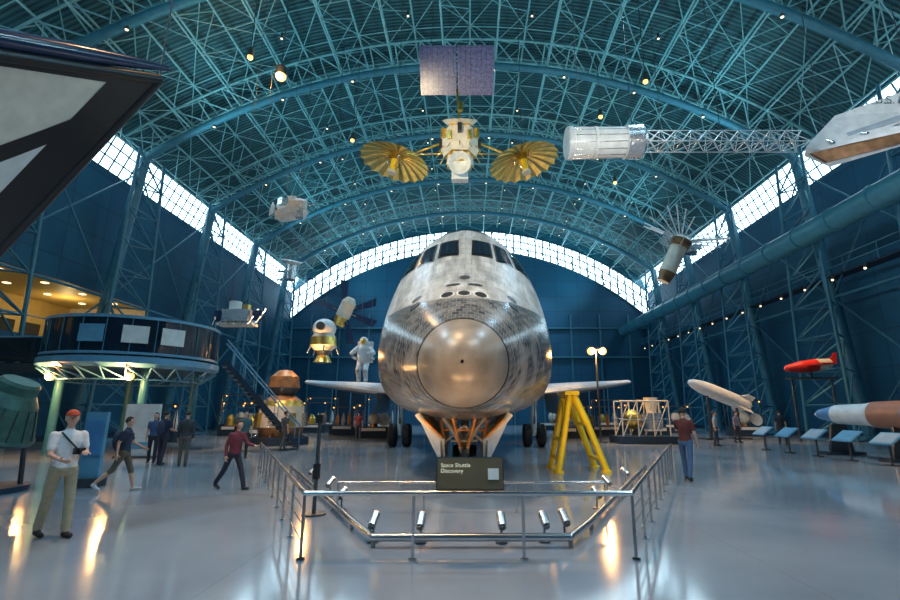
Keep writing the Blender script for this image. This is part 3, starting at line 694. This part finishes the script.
# mezzanine
b=MB(); c=V((-15.3,22,0)); ks=.94
def sc_(pr): return [(r*ks,z) for r,z in pr]
b.lathe(sc_([(0,3.45),(3.4,3.45),(3.65,3.6),(3.65,3.85),(3.4,3.9),(0,3.9)]),c,(0,0,1),'platform_dark',48,mf=lambda j:'panel_blue' if j in(1,2) else 'platform_dark')
b.lathe(sc_([(3.42,4.0),(3.5,4.0),(3.5,5.4),(3.42,5.4),(3.42,4.0)]),c,(0,0,1),'dark_glass',48)
b.lathe(sc_([(3.4,5.4),(3.56,5.4),(3.56,5.52),(3.4,5.52),(3.4,5.4)]),c,(0,0,1),'panel_blue',48)
b.lathe(sc_([(3.4,3.95),(3.58,3.95),(3.58,4.05),(3.4,4.05),(3.4,3.95)]),c,(0,0,1),'panel_blue',48)
for i in range(24):
    a=2*math.pi*i/24; q=V((math.cos(a),math.sin(a),0))*ks; b.tube(c+q*3.52+V((0,0,3.85)),c+q*3.52+V((0,0,5.5)),.022,'column_teal',n=5); 
    a2=2*math.pi*(i+1)/24; q2=V((math.cos(a2),math.sin(a2),0))*ks; b.tube(c+q*3.55+V((0,0,3.45)),c+q2*2.9+V((0,0,3.0)),.035,'panel_blue',n=5); b.tube(c+q*2.9+V((0,0,3.0)),c+q*3.55+V((0,0,3.45)),.035,'panel_blue',n=5); b.tube(c+q*2.9+V((0,0,3.0)),c+q2*2.9+V((0,0,3.0)),.035,'panel_blue',n=5)
for a,mm in((-1.0,'plate_white'),(-.6,'plate_white'),(-1.45,'panel_blue')):
    q=V((math.cos(a),math.sin(a),0)); b.box(c+q*3.36+V((0,0,4.75)),(.04,.9,.7),mm,Matrix.Rotation(a,3,'Z'))
for a in(.6,2.2,3.9,5.5): b.tube(c+V((2.5*math.cos(a),2.5*math.sin(a),0)),c+V((2.5*math.cos(a),2.5*math.sin(a),3.5)),.16,'tube_teal',n=14)
for x,y in((-16.9,19.5),(-13.7,19.5)): b.tube((x,y,3.45),(x,y,3.2),.13,'steel_dark',n=12); b.sphere((x,y,3.1),.17,'warm_lamp')
b.box((-21.6,24,3.68),(7.0,4,.4),'platform_dark')
for y in(22.1,25.9): b.box((-22,y,4.5),(6,.06,1.1),'dark_glass'); b.tube((-25,y,5.1),(-19,y,5.1),.04,'panel_blue')
b.build('observation_platform')
b=MB(); N=20
s0=V((-8.2,23.6,0)); s1=V((-11.2,22.0,3.75)); dd=(s1-s0)/N; ang=math.atan2(dd.y,dd.x); Rz=Matrix.Rotation(ang,3,'Z'); side=V((-math.sin(ang),math.cos(ang),0))
for i in range(N): b.box(s0+dd*(i+.5)+V((0,0,.06)),(.3,1.3,.06),'steel_dark',Rz)
for sd in(-.68,.68):
    b.slab([s0+side*sd,s1+side*sd,s1+side*sd+V((0,0,.3)),s0+side*sd+V((0,0,.3))],.05,'platform_dark')
    b.tube(s0+side*sd+V((0,0,1.1)),s1+side*sd+V((0,0,1.1)),.03,'panel_blue')
    for i in range(0,N+1,3): b.tube(s0+dd*i+side*sd,s0+dd*i+side*sd+V((0,0,1.1)),.02,'panel_blue',n=5)
b.build('staircase')
# rocket right
b=MB(); yA=9.0
b.lathe([(0,0),(.45,0),(.55,.2),(.55,2.2),(.56,2.2),(.56,3.6),(.55,3.6),(.55,5.2),(.55,5.8),(.55,7.6),(.5,7.9),(.48,9.4),(.42,9.8),(.38,11.4),(.2,12.4),(0,12.8)],(15.2,yA,1.6),(0,1,0),'white_paint',32,
 mf=lambda j:('steel_dark','steel_dark','rocket_blue','white_paint','rocket_brown','white_paint','rocket_brown','steel','white_paint','rocket_blue','rocket_brown','white_paint','white_paint','rocket_blue','white_paint')[j])
for a in(45,135,225,315):
    a=math.radians(a); q=V((math.cos(a),0,math.sin(a))); p=V((15.2,yA+.3,1.6)); b.slab([p+q*.5,p+q*1.0,p+q*1.0+V((0,.6,0)),p+q*.5+V((0,1.4,0))],.05,'rocket_blue')
for y in(10.5,14,17.5,20.5): b.slab([(14.7,y,.1),(15.7,y,.1),(15.5,y,1.2),(14.9,y,1.2)],.12,'steel_dark'); b.box((15.2,y,.06),(1.6,.5,.12),'steel_dark')
b.build('sounding_rocket')
b=MB()
for i in range(9):
    y=9.5+i*1.7; p=V((13.6,y,.85)); R=Matrix.Rotation(math.radians(-35),3,'Y')
    b.box(p,(.6,.9,.05),'panel_blue',R); b.box(p+R@V((-.0,0,.03)),(.5,.8,.01),'panel_blue' if i%2 else 'wing_grey',R); b.tube((13.65,y,0),(13.65,y,.85),.035,'steel_dark',n=8); b.tube((13.65,y,0),(13.65,y,.03),.2,'steel_dark',n=14)
b.build('information_panels')
# white missile on stand
b=MB(); p=V((13.9,31,3.6)); q=V((18.3,32.4,2.1)); d=(q-p); L=d.length
b.lathe([(0,0),(.15,.1),(.3,.45),(.42,1.1),(.45,2.0),(.45,L-.3),(.35,L),(0,L)],p,d,'white_paint',24,mf=lambda j:'orange_metal_and_glow' if j in(6,) else 'white_paint')
dn=d.normalized(); x,y,_=basis(dn)
for k in range(4):
    a=math.pi/4+k*math.pi/2; r=x*math.cos(a)+y*math.sin(a); b.slab([p+dn*(L-1.1)+r*.4,p+dn*(L-.6)+r*.75,p+dn*L+r*.75,p+dn*L+r*.4],.05,'white_paint')
for f in(.3,.8):
    r=p+d*f; b.tube((r.x,r.y,0),(r.x,r.y,r.z-.3),.09,'steel_dark'); b.box((r.x,r.y,.05),(1,1,.1),'steel_dark')
b.build('cruise_missile')
# red aircraft on stand at right
b=MB(); p=V((20.4,29,4.4)); b.lathe([(0,-1.7),(.2,-1.5),(.35,-.6),(.38,.4),(.3,1.3),(0,1.7)],p,(1,.1,.12),'red_paint',20,mf=lambda j:'cream' if j==3 else 'red_paint')
b.slab([p+V((-.3,-1.6,0)),p+V((.3,-1.6,0)),p+V((.5,1.6,0)),p+V((-.5,1.6,0))],.08,'red_paint'); b.slab([p+V((1.1,0,.2)),p+V((1.6,0,.8)),p+V((1.75,0,.8)),p+V((1.65,0,.1))],.06,'red_paint')
b.box(p+V((0,0,-.75)),(2.8,.6,.1),'steel_dark'); 
for dx in(-1.2,1.2): b.tube((p.x+dx,p.y,0),(p.x+dx,p.y,3.6),.07,'steel_dark')
b.tube(p-V((0,0,.72)),p-V((0,0,.3)),.1,'steel_dark'); b.build('target_drone')
# lattice satellite display
b=MB(); c=V((9.7,28,0)); b.box(c+V((0,0,.2)),(3.2,2,.4),'wall_dark')
for i in range(4):
    for sy in(-.7,.7):
        x0=c.x-1.3+i*.87; b.tube((x0,c.y+sy,.4),(x0,c.y+sy,2.3),.04,'cream'); 
        if i<3: b.tube((x0,c.y+sy,.4),(x0+.87,c.y+sy,2.3),.03,'cream'); b.tube((x0,c.y+sy,2.3),(x0+.87,c.y+sy,2.3),.04,'cream'); b.tube((x0,c.y+sy,1.3),(x0+.87,c.y+sy,1.3),.03,'steel')
b.sphere(c+V((-.5,0,1.3)),(.5,.5,.55),'gold_foil'); b.box(c+V((.6,0,1.2)),(.8,.8,.9),'silver_foil'); b.tube(c+V((.6,0,1.6)),c+V((.6,0,2.5)),.25,'cream',r1=.4,n=16)
b.build('satellite_bus_display')
# lamp mast
b=MB(); b.tube((7.5,28.6,0),(7.5,28.6,5.4),.06,'steel_dark'); b.tube((7.5,28.6,0),(7.5,28.6,.06),.4,'steel_dark',n=16); b.tube((7.1,28.5,5.3),(7.9,28.5,5.3),.04,'steel_dark')
for x in(7.15,7.85): b.tube((x,28.6,5.3),(x,28.35,5.2),.24,'steel_dark',n=14); b.sphere((x,28.33,5.2),.22,'warm_lamp')
b.build('flood_light_stand')
# display cases
def case(x,y,w,h,kind,yaw=0):
    b=MB(); b.box((0,0,.35),(w,1.2,.7),'wall_dark'); 
    for sx in(-1,1):
        for sy in(-1,1): b.box((sx*(w/2-.02),sy*.58,.7+h/2),(.04,.04,h),'steel')
    b.box((0,0,.7+h),(w,1.2,.06),'steel_dark'); b.box((0,-.62,.55),(w*.7,.04,.2),'plate_white')
    if kind==0:
        b.lathe([(0,.7),(.4,.72),(.3,1.2),(.12,1.5),(0,1.5)],(-w*.2,0,0),(0,0,1),'gold_foil',16); b.box((w*.2,0,1.0),(.5,.5,.6),'silver_foil'); b.tube((w*.2,0,1.3),(w*.2,0,1.6),.15,'cream')
    elif kind==1:
        for i in range(4): b.lathe([(.1,0),(.14,.3),(.12,.6),(.04,.8+.1*i),(0,.85+.1*i)],(-w*.35+i*w*.23,0,.7),(0,0,1),'white_paint' if i%2 else 'orange_metal_and_glow',12)
    else:
        b.sphere((0,0,1.25),(.4,.4,.45),'cream'); b.tube((0,0,.7),(0,0,1.2),.3,'bronze',r1=.15); b.lathe([(0,0),(.3,.1),(.45,.3)],(w*.25,0,1.1),(.3,-1,.3),'white_paint',16)
    for dx in(-w*.4,w*.4): b.sphere((dx,-.45,.62+h),.05,'warm_lamp',8,6)
    b.build('display_case',Matrix.Translation((x,y,0))@Matrix.Rotation(yaw,4,'Z'))
for i,(x,y,w,h) in enumerate([(-14.5,34,2.4,1.5),(-9.5,38,2.2,1.4),(-6.6,34,2.4,1.5),(-13,42,2.6,1.8),(10,37,2.6,1.4),(13.5,40,2.4,1.6),(6.6,33.5,1.8,1.3),(-18,29,2.2,1.4),(17.5,42,2.4,1.5),(-17.5,37,2.0,1.7),(-8,45,3,2.2),(8,48,3,2.4),(14,50,3,2.2),(-15,50,3,2.4),(20,36,2.4,1.8),(-12.5,30.5,2.2,1.6),(12.4,34,2.2,1.8),(-19.5,42,3,2.4)]): case(x,y,w,h,i%3,rnd.uniform(-.4,.4))
b=MB(); b.box((-12.7,19.2,1.0),(1.3,.12,2.0),'white_paint'); b.box((-12.7,19.13,1.2),(1.0,.02,1.0),'plate_white'); b.box((-12.7,19.2,.04),(1.5,.6,.08),'steel_dark'); b.box((-12.7,19.12,.45),(.9,.02,.25),'panel_blue'); b.build('exhibit_panel')
b=MB(); b.box((-8.95,11.9,.95),(.5,.1,1.5),'panel_blue'); b.box((-8.95,11.84,1.1),(.4,.02,.8),'rocket_blue'); b.box((-8.95,11.9,.1),(.6,.4,.2),'steel_dark'); b.build('information_kiosk')
# back wall doors/trim
b=MB()
for x in(-16,16,0): 
    b.box((x,Y1-.25,2.4),(5,.15,4.8),'wall_dark'); 
    for dx in(-2.5,0,2.5): b.box((x+dx,Y1-.35,2.4),(.12,.1,4.8),'panel_blue')
    b.box((x,Y1-.35,4.85),(5.2,.1,.14),'panel_blue')
b.build('door_1')
b=MB(); b.box((0,Y1-.4,9),(2*XW-1,.3,.25),'column_teal'); b.box((0,Y1-.4,13),(2*XW-1,.3,.2),'column_teal')
for x in range(-22,23,4): b.box((x,Y1-.3,7.5),(.2,.2,15),'column_teal')
b.build('trim_1')

# ---------------------------------------------------------------- people
def sk(n,c,r=.7): return mat(n,c,r,var=.08,scale=20)
SKIN=sk('skin_light',(.62,.36,.25),.5); SKIN2=sk('skin_tan',(.42,.23,.15),.5); EYE=mat('eye_white',(.8,.8,.8),.3); PUP=mat('pupil',(.02,.015,.01),.2); LIP=mat('lips',(.45,.15,.13),.5)
def colmat(c,_c={}):
    if c not in _c: _c[c]=mat('cloth_%d'%len(_c),c,.85,var=.12,scale=14,bump=.2)
    return _c[c]
def person(name,loc,yaw,H=1.75,shirt=(.1,.1,.1),pants=(.05,.06,.1),skin=None,hair=(.05,.03,.02),shoes=(.03,.03,.03),legs=((5,5),(-5,5)),arms=((5,8,12),(-5,8,12)),lean=0,headyaw=0,headpitch=0,cap=None,sleeve=.5,shorts=False,bag=None,vox=.022,longhair=False,mask=None,inw=(0,0)):
    skin=skin or SKIN; k=H/1.75; sm=colmat(shirt); pm=colmat(pants); hm=colmat(hair); shm=colmat(shoes)
    body=MB(); segs=[]
    def S(p0,p1,r0,r1,m): body.capsule(p0,p1,r0,r1,'steel',12); segs.append((V(p0),V(p1),r0,r1,m))
    rad=math.radians
    def dl(a): return V((0,-math.sin(rad(a)),-math.cos(rad(a))))
    J=[]
    for sd,(th,kn) in zip((1,-1),legs):
        hip=V((sd*.095,0,.93)); knee=hip+dl(th)*.43+V((sd*.01,0,0)); ank=knee+dl(th-kn)*.42; J.append((hip,knee,ank))
    dz=.085-min(j[2].z for j in J); off=V((0,0,dz))
    for (hip,knee,ank),(th,kn) in zip(J,legs):
        hip=hip+off;knee=knee+off;ank=ank+off
        S(hip,knee,.092,.064,pm)
        if shorts: mid=knee.lerp(ank,.12); S(knee,mid,.07,.066,pm); S(mid,knee.lerp(ank,.4),.048,.056,skin); S(knee.lerp(ank,.4),ank,.054,.036,skin)
        else: S(knee,ank+V((0,0,.02)),.066,.058,pm)
        pit=rad(min(0,(th-kn)*.8))
        f=V((0,-math.cos(pit),math.sin(pit))); heel=ank+V((0,.03,-.045)); toe=heel+f*.2; toe.z=max(toe.z,.038)
        S(heel,toe,.042,.036,shm); S(ank+V((0,0,-.03)),heel.lerp(toe,.45),.042,.040,shm)
    piv=V((0,0,.95))+off; RL=Matrix.Rotation(rad(lean),3,'X')
    def U(p): return piv+RL@(V(p)+off-piv)
    rings=[(.84,.13,.10),(.92,.168,.12),(1.0,.155,.112),(1.1,.145,.105),(1.2,.158,.112),(1.32,.178,.12),(1.41,.165,.10),(1.47,.10,.075),(1.50,.055,.055)]
    vs=[];n=20
    for z,rx,ry in rings:
        for i in range(n):
            a=2*math.pi*i/n; vs.append(U((rx*math.cos(a),ry*math.sin(a),z)))
    fs=[(j*n+i,j*n+(i+1)%n,(j+1)*n+(i+1)%n,(j+1)*n+i) for j in range(len(rings)-1) for i in range(n)]+[tuple(range(n-1,-1,-1)),tuple((len(rings)-1)*n+i for i in range(n))]
    body.add(vs,fs,'steel')
    for x in(-.06,0,.06):
        segs.append((U((x,0,.82)),U((x,0,.94)),.1,.1,pm)); segs.append((U((x,0,.97)),U((x,0,1.43)),.1,.1,sm))
    S(U((0,.0,1.46)),U((0,-.015,1.56)),.055,.052,skin); S(U((-.1,0,1.42)),U((.1,0,1.42)),.062,.062,sm)
    out=MB()
    for sd,(sw,ab,el),iw in zip((1,-1),arms,inw):
        sh=U((sd*.185,0,1.42)); cA=rad(ab)
        d1=V((sd*math.sin(cA),-math.sin(rad(sw))*math.cos(cA),-math.cos(rad(sw))*math.cos(cA)))
        a2=rad(sw+el); d2=V((sd*(math.sin(cA)*.5-iw),-math.sin(a2),-math.cos(a2))).normalized()
        elb=sh+d1*.28; wr=elb+d2*.25
        if sleeve<1:
            e=sh.lerp(elb,sleeve+.15); S(sh,e,.062,.056,sm); S(e,elb,.043,.041,skin); S(elb,wr,.041,.027,skin)
        else: S(sh,elb,.060,.050,sm); S(elb,wr,.050,.036,sm)
        w=V((0,-1,0)); w=(w-d2*w.dot(d2)); w=w.normalized() if w.length>.2 else V((1,0,0)); nn=d2.cross(w).normalized()
        if nn.x*sd>0: nn=-nn   # palm side: inward
        hm_=skin; out.sphere(wr+d2*.045,(.040,.017,.052),hm_,10,8,Matrix((w,nn,d2)).transposed()); out.capsule(wr-d2*.02,wr+d2*.02,.026,.027,hm_,8)
        for i,(o,l) in enumerate(((.030,.070),(.010,.080),(-.010,.074),(-.029,.058))):
            r=wr+w*o+d2*.078; m1=r+(d2+nn*.25).normalized()*l*.5; m2=m1+(d2+nn*.9).normalized()*l*.35; m3=m2+(d2*.6+nn).normalized()*l*.22
            out.capsule(r,m1,.0092,.0085,hm_,6); out.capsule(m1,m2,.0085,.0078,hm_,6); out.capsule(m2,m3,.0078,.007,hm_,6)
        r=wr+w*.032+d2*.025; m1=r+(w*.8+d2*.7+nn*.3).normalized()*.038; m2=m1+(w*.3+d2+nn*.4).normalized()*.03; out.capsule(r,m1,.012,.010,hm_,6); out.capsule(m1,m2,.010,.008,hm_,6)
    tmp=body.build('tmp_body'); md=tmp.modifiers.new('r','REMESH'); md.mode='VOXEL'; md.voxel_size=vox; s2=tmp.modifiers.new('s','SMOOTH'); s2.iterations=4; s2.factor=.5
    dg=bpy.context.evaluated_depsgraph_get(); ev=tmp.evaluated_get(dg); me=ev.to_mesh()
    co=np.empty(len(me.vertices)*3); me.vertices.foreach_get('co',co); co=co.reshape(-1,3); fl=[tuple(p.vertices) for p in me.polygons]
    ev.to_mesh_clear(); bpy.data.objects.remove(tmp)
    cen=np.array([co[list(f)].mean(0) for f in fl]); best=np.full(len(fl),1e9); idx=np.zeros(len(fl),int)
    for q,(a,c,r0,r1,m) in enumerate(segs):
        a=np.array(a);c=np.array(c);d=c-a; t=np.clip(((cen-a)@d)/(d@d),0,1); ds=np.linalg.norm(cen-(a+t[:,None]*d),axis=1)-(r0+(r1-r0)*t); bb=ds<best; best[bb]=ds[bb]; idx[bb]=q
    o=len(out.v); out.v.extend(map(tuple,co)); 
    for f,q in zip(fl,idx): out.f.append(tuple(o+i for i in f)); out.m.append(out.mi(segs[q][4])); out.sm.append(True)
    hc=U((0,-.02,1.655)); HR=RL@Matrix.Rotation(rad(headyaw),3,'Z')@Matrix.Rotation(rad(headpitch),3,'X')
    def hf(p):
        x,y,z=p
        if z<0: x*=1+z*2.4; y=y*(1+z*1.0)-(-z)*.12
        return (x,y,z)
    def hs(c,r,m,nu=10,nv=8,fn=None): out.sphere(hc+HR@V(c),r,m,nu,nv,HR,fn)
    hs((0,0,0),(.077,.096,.118),skin,20,14,hf); hs((0,-.098,-.012),(.012,.018,.022),skin); hs((0,-.092,.008),(.008,.014,.03),skin)
    for sd in(-1,1):
        hs((sd*.029,-.082,.012),(.013,.010,.009),EYE,8,6); hs((sd*.029,-.090,.012),(.006,.004,.006),PUP,8,6); hs((sd*.029,-.088,.032),(.018,.006,.004),hm,8,4); hs((sd*.077,.005,-.005),(.010,.018,.030),skin,8,6)
    hs((0,-.086,-.05),(.022,.008,.007),LIP,8,6)
    if mask: hs((0,-.03,-.045),(.07,.075,.045),colmat(mask),14,10)
    def hairf(p):
        x,y,z=p
        if y<-.03 and z<.055: y=-.03+ (y+.03)*.3; 
        if z<-.02 and not longhair: z=-.02+(z+.02)*.45
        return (x,y,z)
    hs((0,.012,.022),(.084,.098,.112),hm,18,12,hairf)
    if longhair: hs((0,.07,-.10),(.085,.05,.17),hm,14,10)
    if cap:
        cm=colmat(cap); hs((0,.006,.05),(.088,.106,.088),cm,18,10,lambda p:(p[0],p[1],max(p[2],-.005))); hs((0,-.115,.05),(.07,.07,.010),cm,14,6)
    if bag=='camera':
        p=U((.09,-.17,1.18)); out.box(p,(.13,.08,.09),'black_paint'); out.tube(p,p+V((0,-.1,0)),.035,'black_paint',n=12)
        out.tube(U((-.13,-.09,1.46)),p,.012,'black_paint',n=5); out.tube(U((-.13,.06,1.46)),U((.13,.13,1.1)),.012,'black_paint',n=5)
    if bag=='pack': 
        out.sphere(U((0,.19,1.22)),(.15,.10,.24),colmat((.03,.04,.08)),14,10)
        for sd in(-1,1): out.tube(U((sd*.1,.1,1.42)),U((sd*.1,-.12,1.36)),.018,colmat((.03,.04,.08)),n=6)
    out.build(name,Matrix.Translation((loc[0],loc[1],0))@Matrix.Rotation(rad(yaw),4,'Z')@Matrix.Scale(k,4))
navy=(.02,.03,.06)
person('visitor_man',(-5.82,7.25),60,1.70,shirt=(.72,.72,.72),pants=(.38,.31,.20),hair=(.5,.5,.5),shoes=(.03,.02,.02),cap=(.55,.09,.04),bag='camera',legs=((10,4),(-12,6)),arms=((20,6,75),(15,8,60)),vox=.014,headyaw=-10,inw=(.5,.3),lean=-3)
person('walking_woman',(-5.4,11.5),65,1.55,shirt=(.16,.03,.05),pants=(.02,.02,.04),sleeve=1,legs=((26,6),(-24,14)),arms=((30,8,50),(-15,8,20)),lean=6,longhair=True,vox=.018)
person('visitor_in_red_shirt',(5.6,13.0),140,1.80,shirt=(.10,.025,.025),pants=(.05,.12,.25),legs=((14,5),(-12,10)),arms=((40,12,70),(5,10,20)),vox=.016,hair=(.03,.02,.015))
person('walking_visitor',(-7.7,11.2),110,1.60,shirt=navy,pants=(.12,.10,.07),shorts=True,legs=((20,6),(-24,25)),arms=((20,8,40),(-20,8,20)),shoes=(.6,.6,.6),bag='pack')
person('standing_visitor',(-10.2,16.6),170,1.70,shirt=navy,pants=(.03,.03,.05),bag='pack',arms=((10,10,80),(10,10,70)))
person('standing_visitor',(-10.9,17.2),20,1.65,shirt=(.05,.09,.2),pants=(.03,.03,.04),longhair=True)
person('standing_visitor',(-9.3,16.3),200,1.70,shirt=(.04,.04,.05),pants=(.10,.09,.08),sleeve=1)
person('standing_visitor',(-11.8,15.6),140,1.68,shirt=(.03,.05,.14),pants=(.02,.02,.03))
person('standing_visitor',(-8.6,19.0),30,1.7,shirt=(.05,.12,.14),pants=(.03,.03,.03))
person('standing_visitor',(-8.05,8.4),-70,1.45,shirt=(.03,.04,.06),pants=(.03,.03,.04),hair=(.2,.1,.05),vox=.016)
person('distant_visitor',(16.6,26.5),160,1.76,shirt=(.02,.02,.03),pants=(.04,.04,.05),legs=((15,5),(-12,8)))
person('distant_visitor',(15.2,28.3),30,1.7,shirt=(.35,.25,.3),pants=(.05,.05,.07))
person('distant_visitor',(12.6,25.5),60,1.7,shirt=(.4,.4,.4),pants=(.05,.05,.07))
person('distant_visitor',(-6.7,29.8),200,1.72,shirt=(.25,.05,.05),pants=(.05,.05,.07))
person('distant_visitor',(-8.4,22.5),150,1.72,shirt=(.06,.07,.08),pants=(.08,.07,.06),legs=((14,5),(-12,8)))
# astronaut figure
def astronaut():
    b=MB(); c=V((-6.1,27.5,4.7)); W='white_paint'
    b.capsule(c+V((0,0,-.1)),c+V((0,0,.45)),.34,.36,W,16); b.sphere(c+V((0,-.05,.95)),(.25,.25,.27),W,18,12); b.sphere(c+V((0,-.16,.95)),(.19,.17,.19),'gold_foil',16,10)
    b.box(c+V((0,.42,.4)),(.85,.4,1.2),W)
    for s in(-1,1):
        b.capsule(c+V((s*.38,0,.55)),c+V((s*.62,-.25,.25)),.14,.12,W); b.capsule(c+V((s*.62,-.25,.25)),c+V((s*.5,-.7,.2)),.12,.09,W); b.box(c+V((s*.5,.0,.0)),(.12,.9,.12),W)
        b.sphere(c+V((s*.48,-.82,.2)),(.09,.1,.08),W); 
        for f in range(4): b.capsule(c+V((s*.48-.05+.034*f,-.88,.2)),c+V((s*.48-.05+.034*f,-.95,.15)),.017,.015,W,6)
        b.capsule(c+V((s*.48-s*.09,-.80,.22)),c+V((s*.48-s*.12,-.88,.2)),.02,.017,W,6)
        b.capsule(c+V((s*.17,0,-.3)),c+V((s*.2,-.3,-.75)),.19,.15,W); b.capsule(c+V((s*.2,-.3,-.75)),c+V((s*.2,-.05,-1.15)),.15,.12,W); b.capsule(c+V((s*.2,0,-1.25)),c+V((s*.2,-.2,-1.28)),.11,.09,W)
    cabled(b,c.x,c.y+.4,c.z+.9,((-.3,0),(.3,0)),.012); b.build('astronaut_suit')
astronaut()

# ---------------------------------------------------------------- lights
def lamp(kind,loc,power,col,aim=None,size=.25,angle=110,blend=1.):
    l=bpy.data.lights.new('lamp',kind); l.energy=power; l.color=col
    if kind=='SPOT': l.spot_size=math.radians(angle); l.spot_blend=blend
    l.shadow_soft_size=size
    o=bpy.data.objects.new('lamp',l); bpy.context.scene.collection.objects.link(o); o.location=loc
    if aim is not None: o.rotation_euler=(V(aim)-V(loc)).to_track_quat('-Z','Y').to_euler()
    return o
cool=(.46,.76,1.); warm=(1.,.50,.16)
for y in(-8,6,20,34,48,60):
    for x in(-11,11): lamp('SPOT',(x,y,22.3),5600,cool,(x*.6,y,0),.4,110)
for y in(-5,12,29,46,60):
    for sx in(-1,1): lamp('SPOT',(sx*19,y,16),3500,(.42,.86,1.),(sx*2,y,28),.5,150)  # unseen uplights added to brighten the roof
for i,(x,y) in enumerate(spots):
    p=V((x,y,.28)); aim=V((SX+x*.3,y+3.5,3.2)); d=(aim-p).normalized(); lamp('SPOT',p+d*.16,(120 if i<5 else 190) if x<0 else (60 if i<5 else 110),(1.,.58,.26),aim,.05,75)
# warm spots aimed at the orbiter
lamp('SPOT',(-7,2,20),9500,(1.,.72,.42),(SX,13,4),.4,40); lamp('SPOT',(6.5,2,20),4500,(1.,.85,.65),(SX,13,4),.4,40)
lamp('SPOT',(-3,9,22),9500,(1.,.60,.30),(-.5,5.5,0),.4,55)  # extra spot without fixture, added to pool warm light on the floor
lamp('POINT',(7.5,28.0,5.1),600,warm,size=.18)
lamp('POINT',(-10.9,23.6,20.2),600,warm,size=.15)
for x,y in((-16.9,19.2),(-13.7,19.2)): lamp('POINT',(x,y,2.95),260,warm,size=.15)
lamp('POINT',(-8.9,27.5,5.0),220,warm,size=.15)
for y in(16,24,33): lamp('POINT',(-28.5,y,8.6),150,(1.,.7,.3),size=.2)
lamp('SPOT',(20,27,9),1100,warm,(20.4,29,4.4),.1,60)
for x,y in((-14,34),(-9.5,38),(10,36),(14,40),(9.7,27),(-10.3,26),(15,14),(-6,33),(-16,50),(14,50),(17,31)): lamp('SPOT',(x,y-2,8.5),1700,(1.,.58,.26),(x,y,1),.15,75)
lamp('SPOT',(-4,14,13),3400,(1.,.8,.5),(-.6,24,16),.2,60); lamp('SPOT',(6,11,10),1500,(1.,.95,.85),(5.5,18,12.6),.2,60); lamp('SPOT',(13,9,9),2200,(.9,.95,1.),(17,16.5,13),.2,55)
lamp('SPOT',(3.3,9.5,.4),130,(1.,.7,.3),(3.2,15,1.4),.05,50)

w=bpy.data.worlds.new('World'); bpy.context.scene.world=w; w.use_nodes=True
bg=w.node_tree.nodes['Background']; bg.inputs[0].default_value=(.6,.8,1,1); bg.inputs[1].default_value=1.
sc=bpy.context.scene
cam=bpy.data.cameras.new('camera'); co=bpy.data.objects.new('camera',cam); sc.collection.objects.link(co)
co.location=(0,0,1.7); co.rotation_euler=(math.radians(90+13.13),0,0); cam.sensor_width=36; cam.lens=19.2; cam.shift_x=-20/900; cam.clip_end=300
sc.camera=co
sc.view_settings.view_transform='Standard'
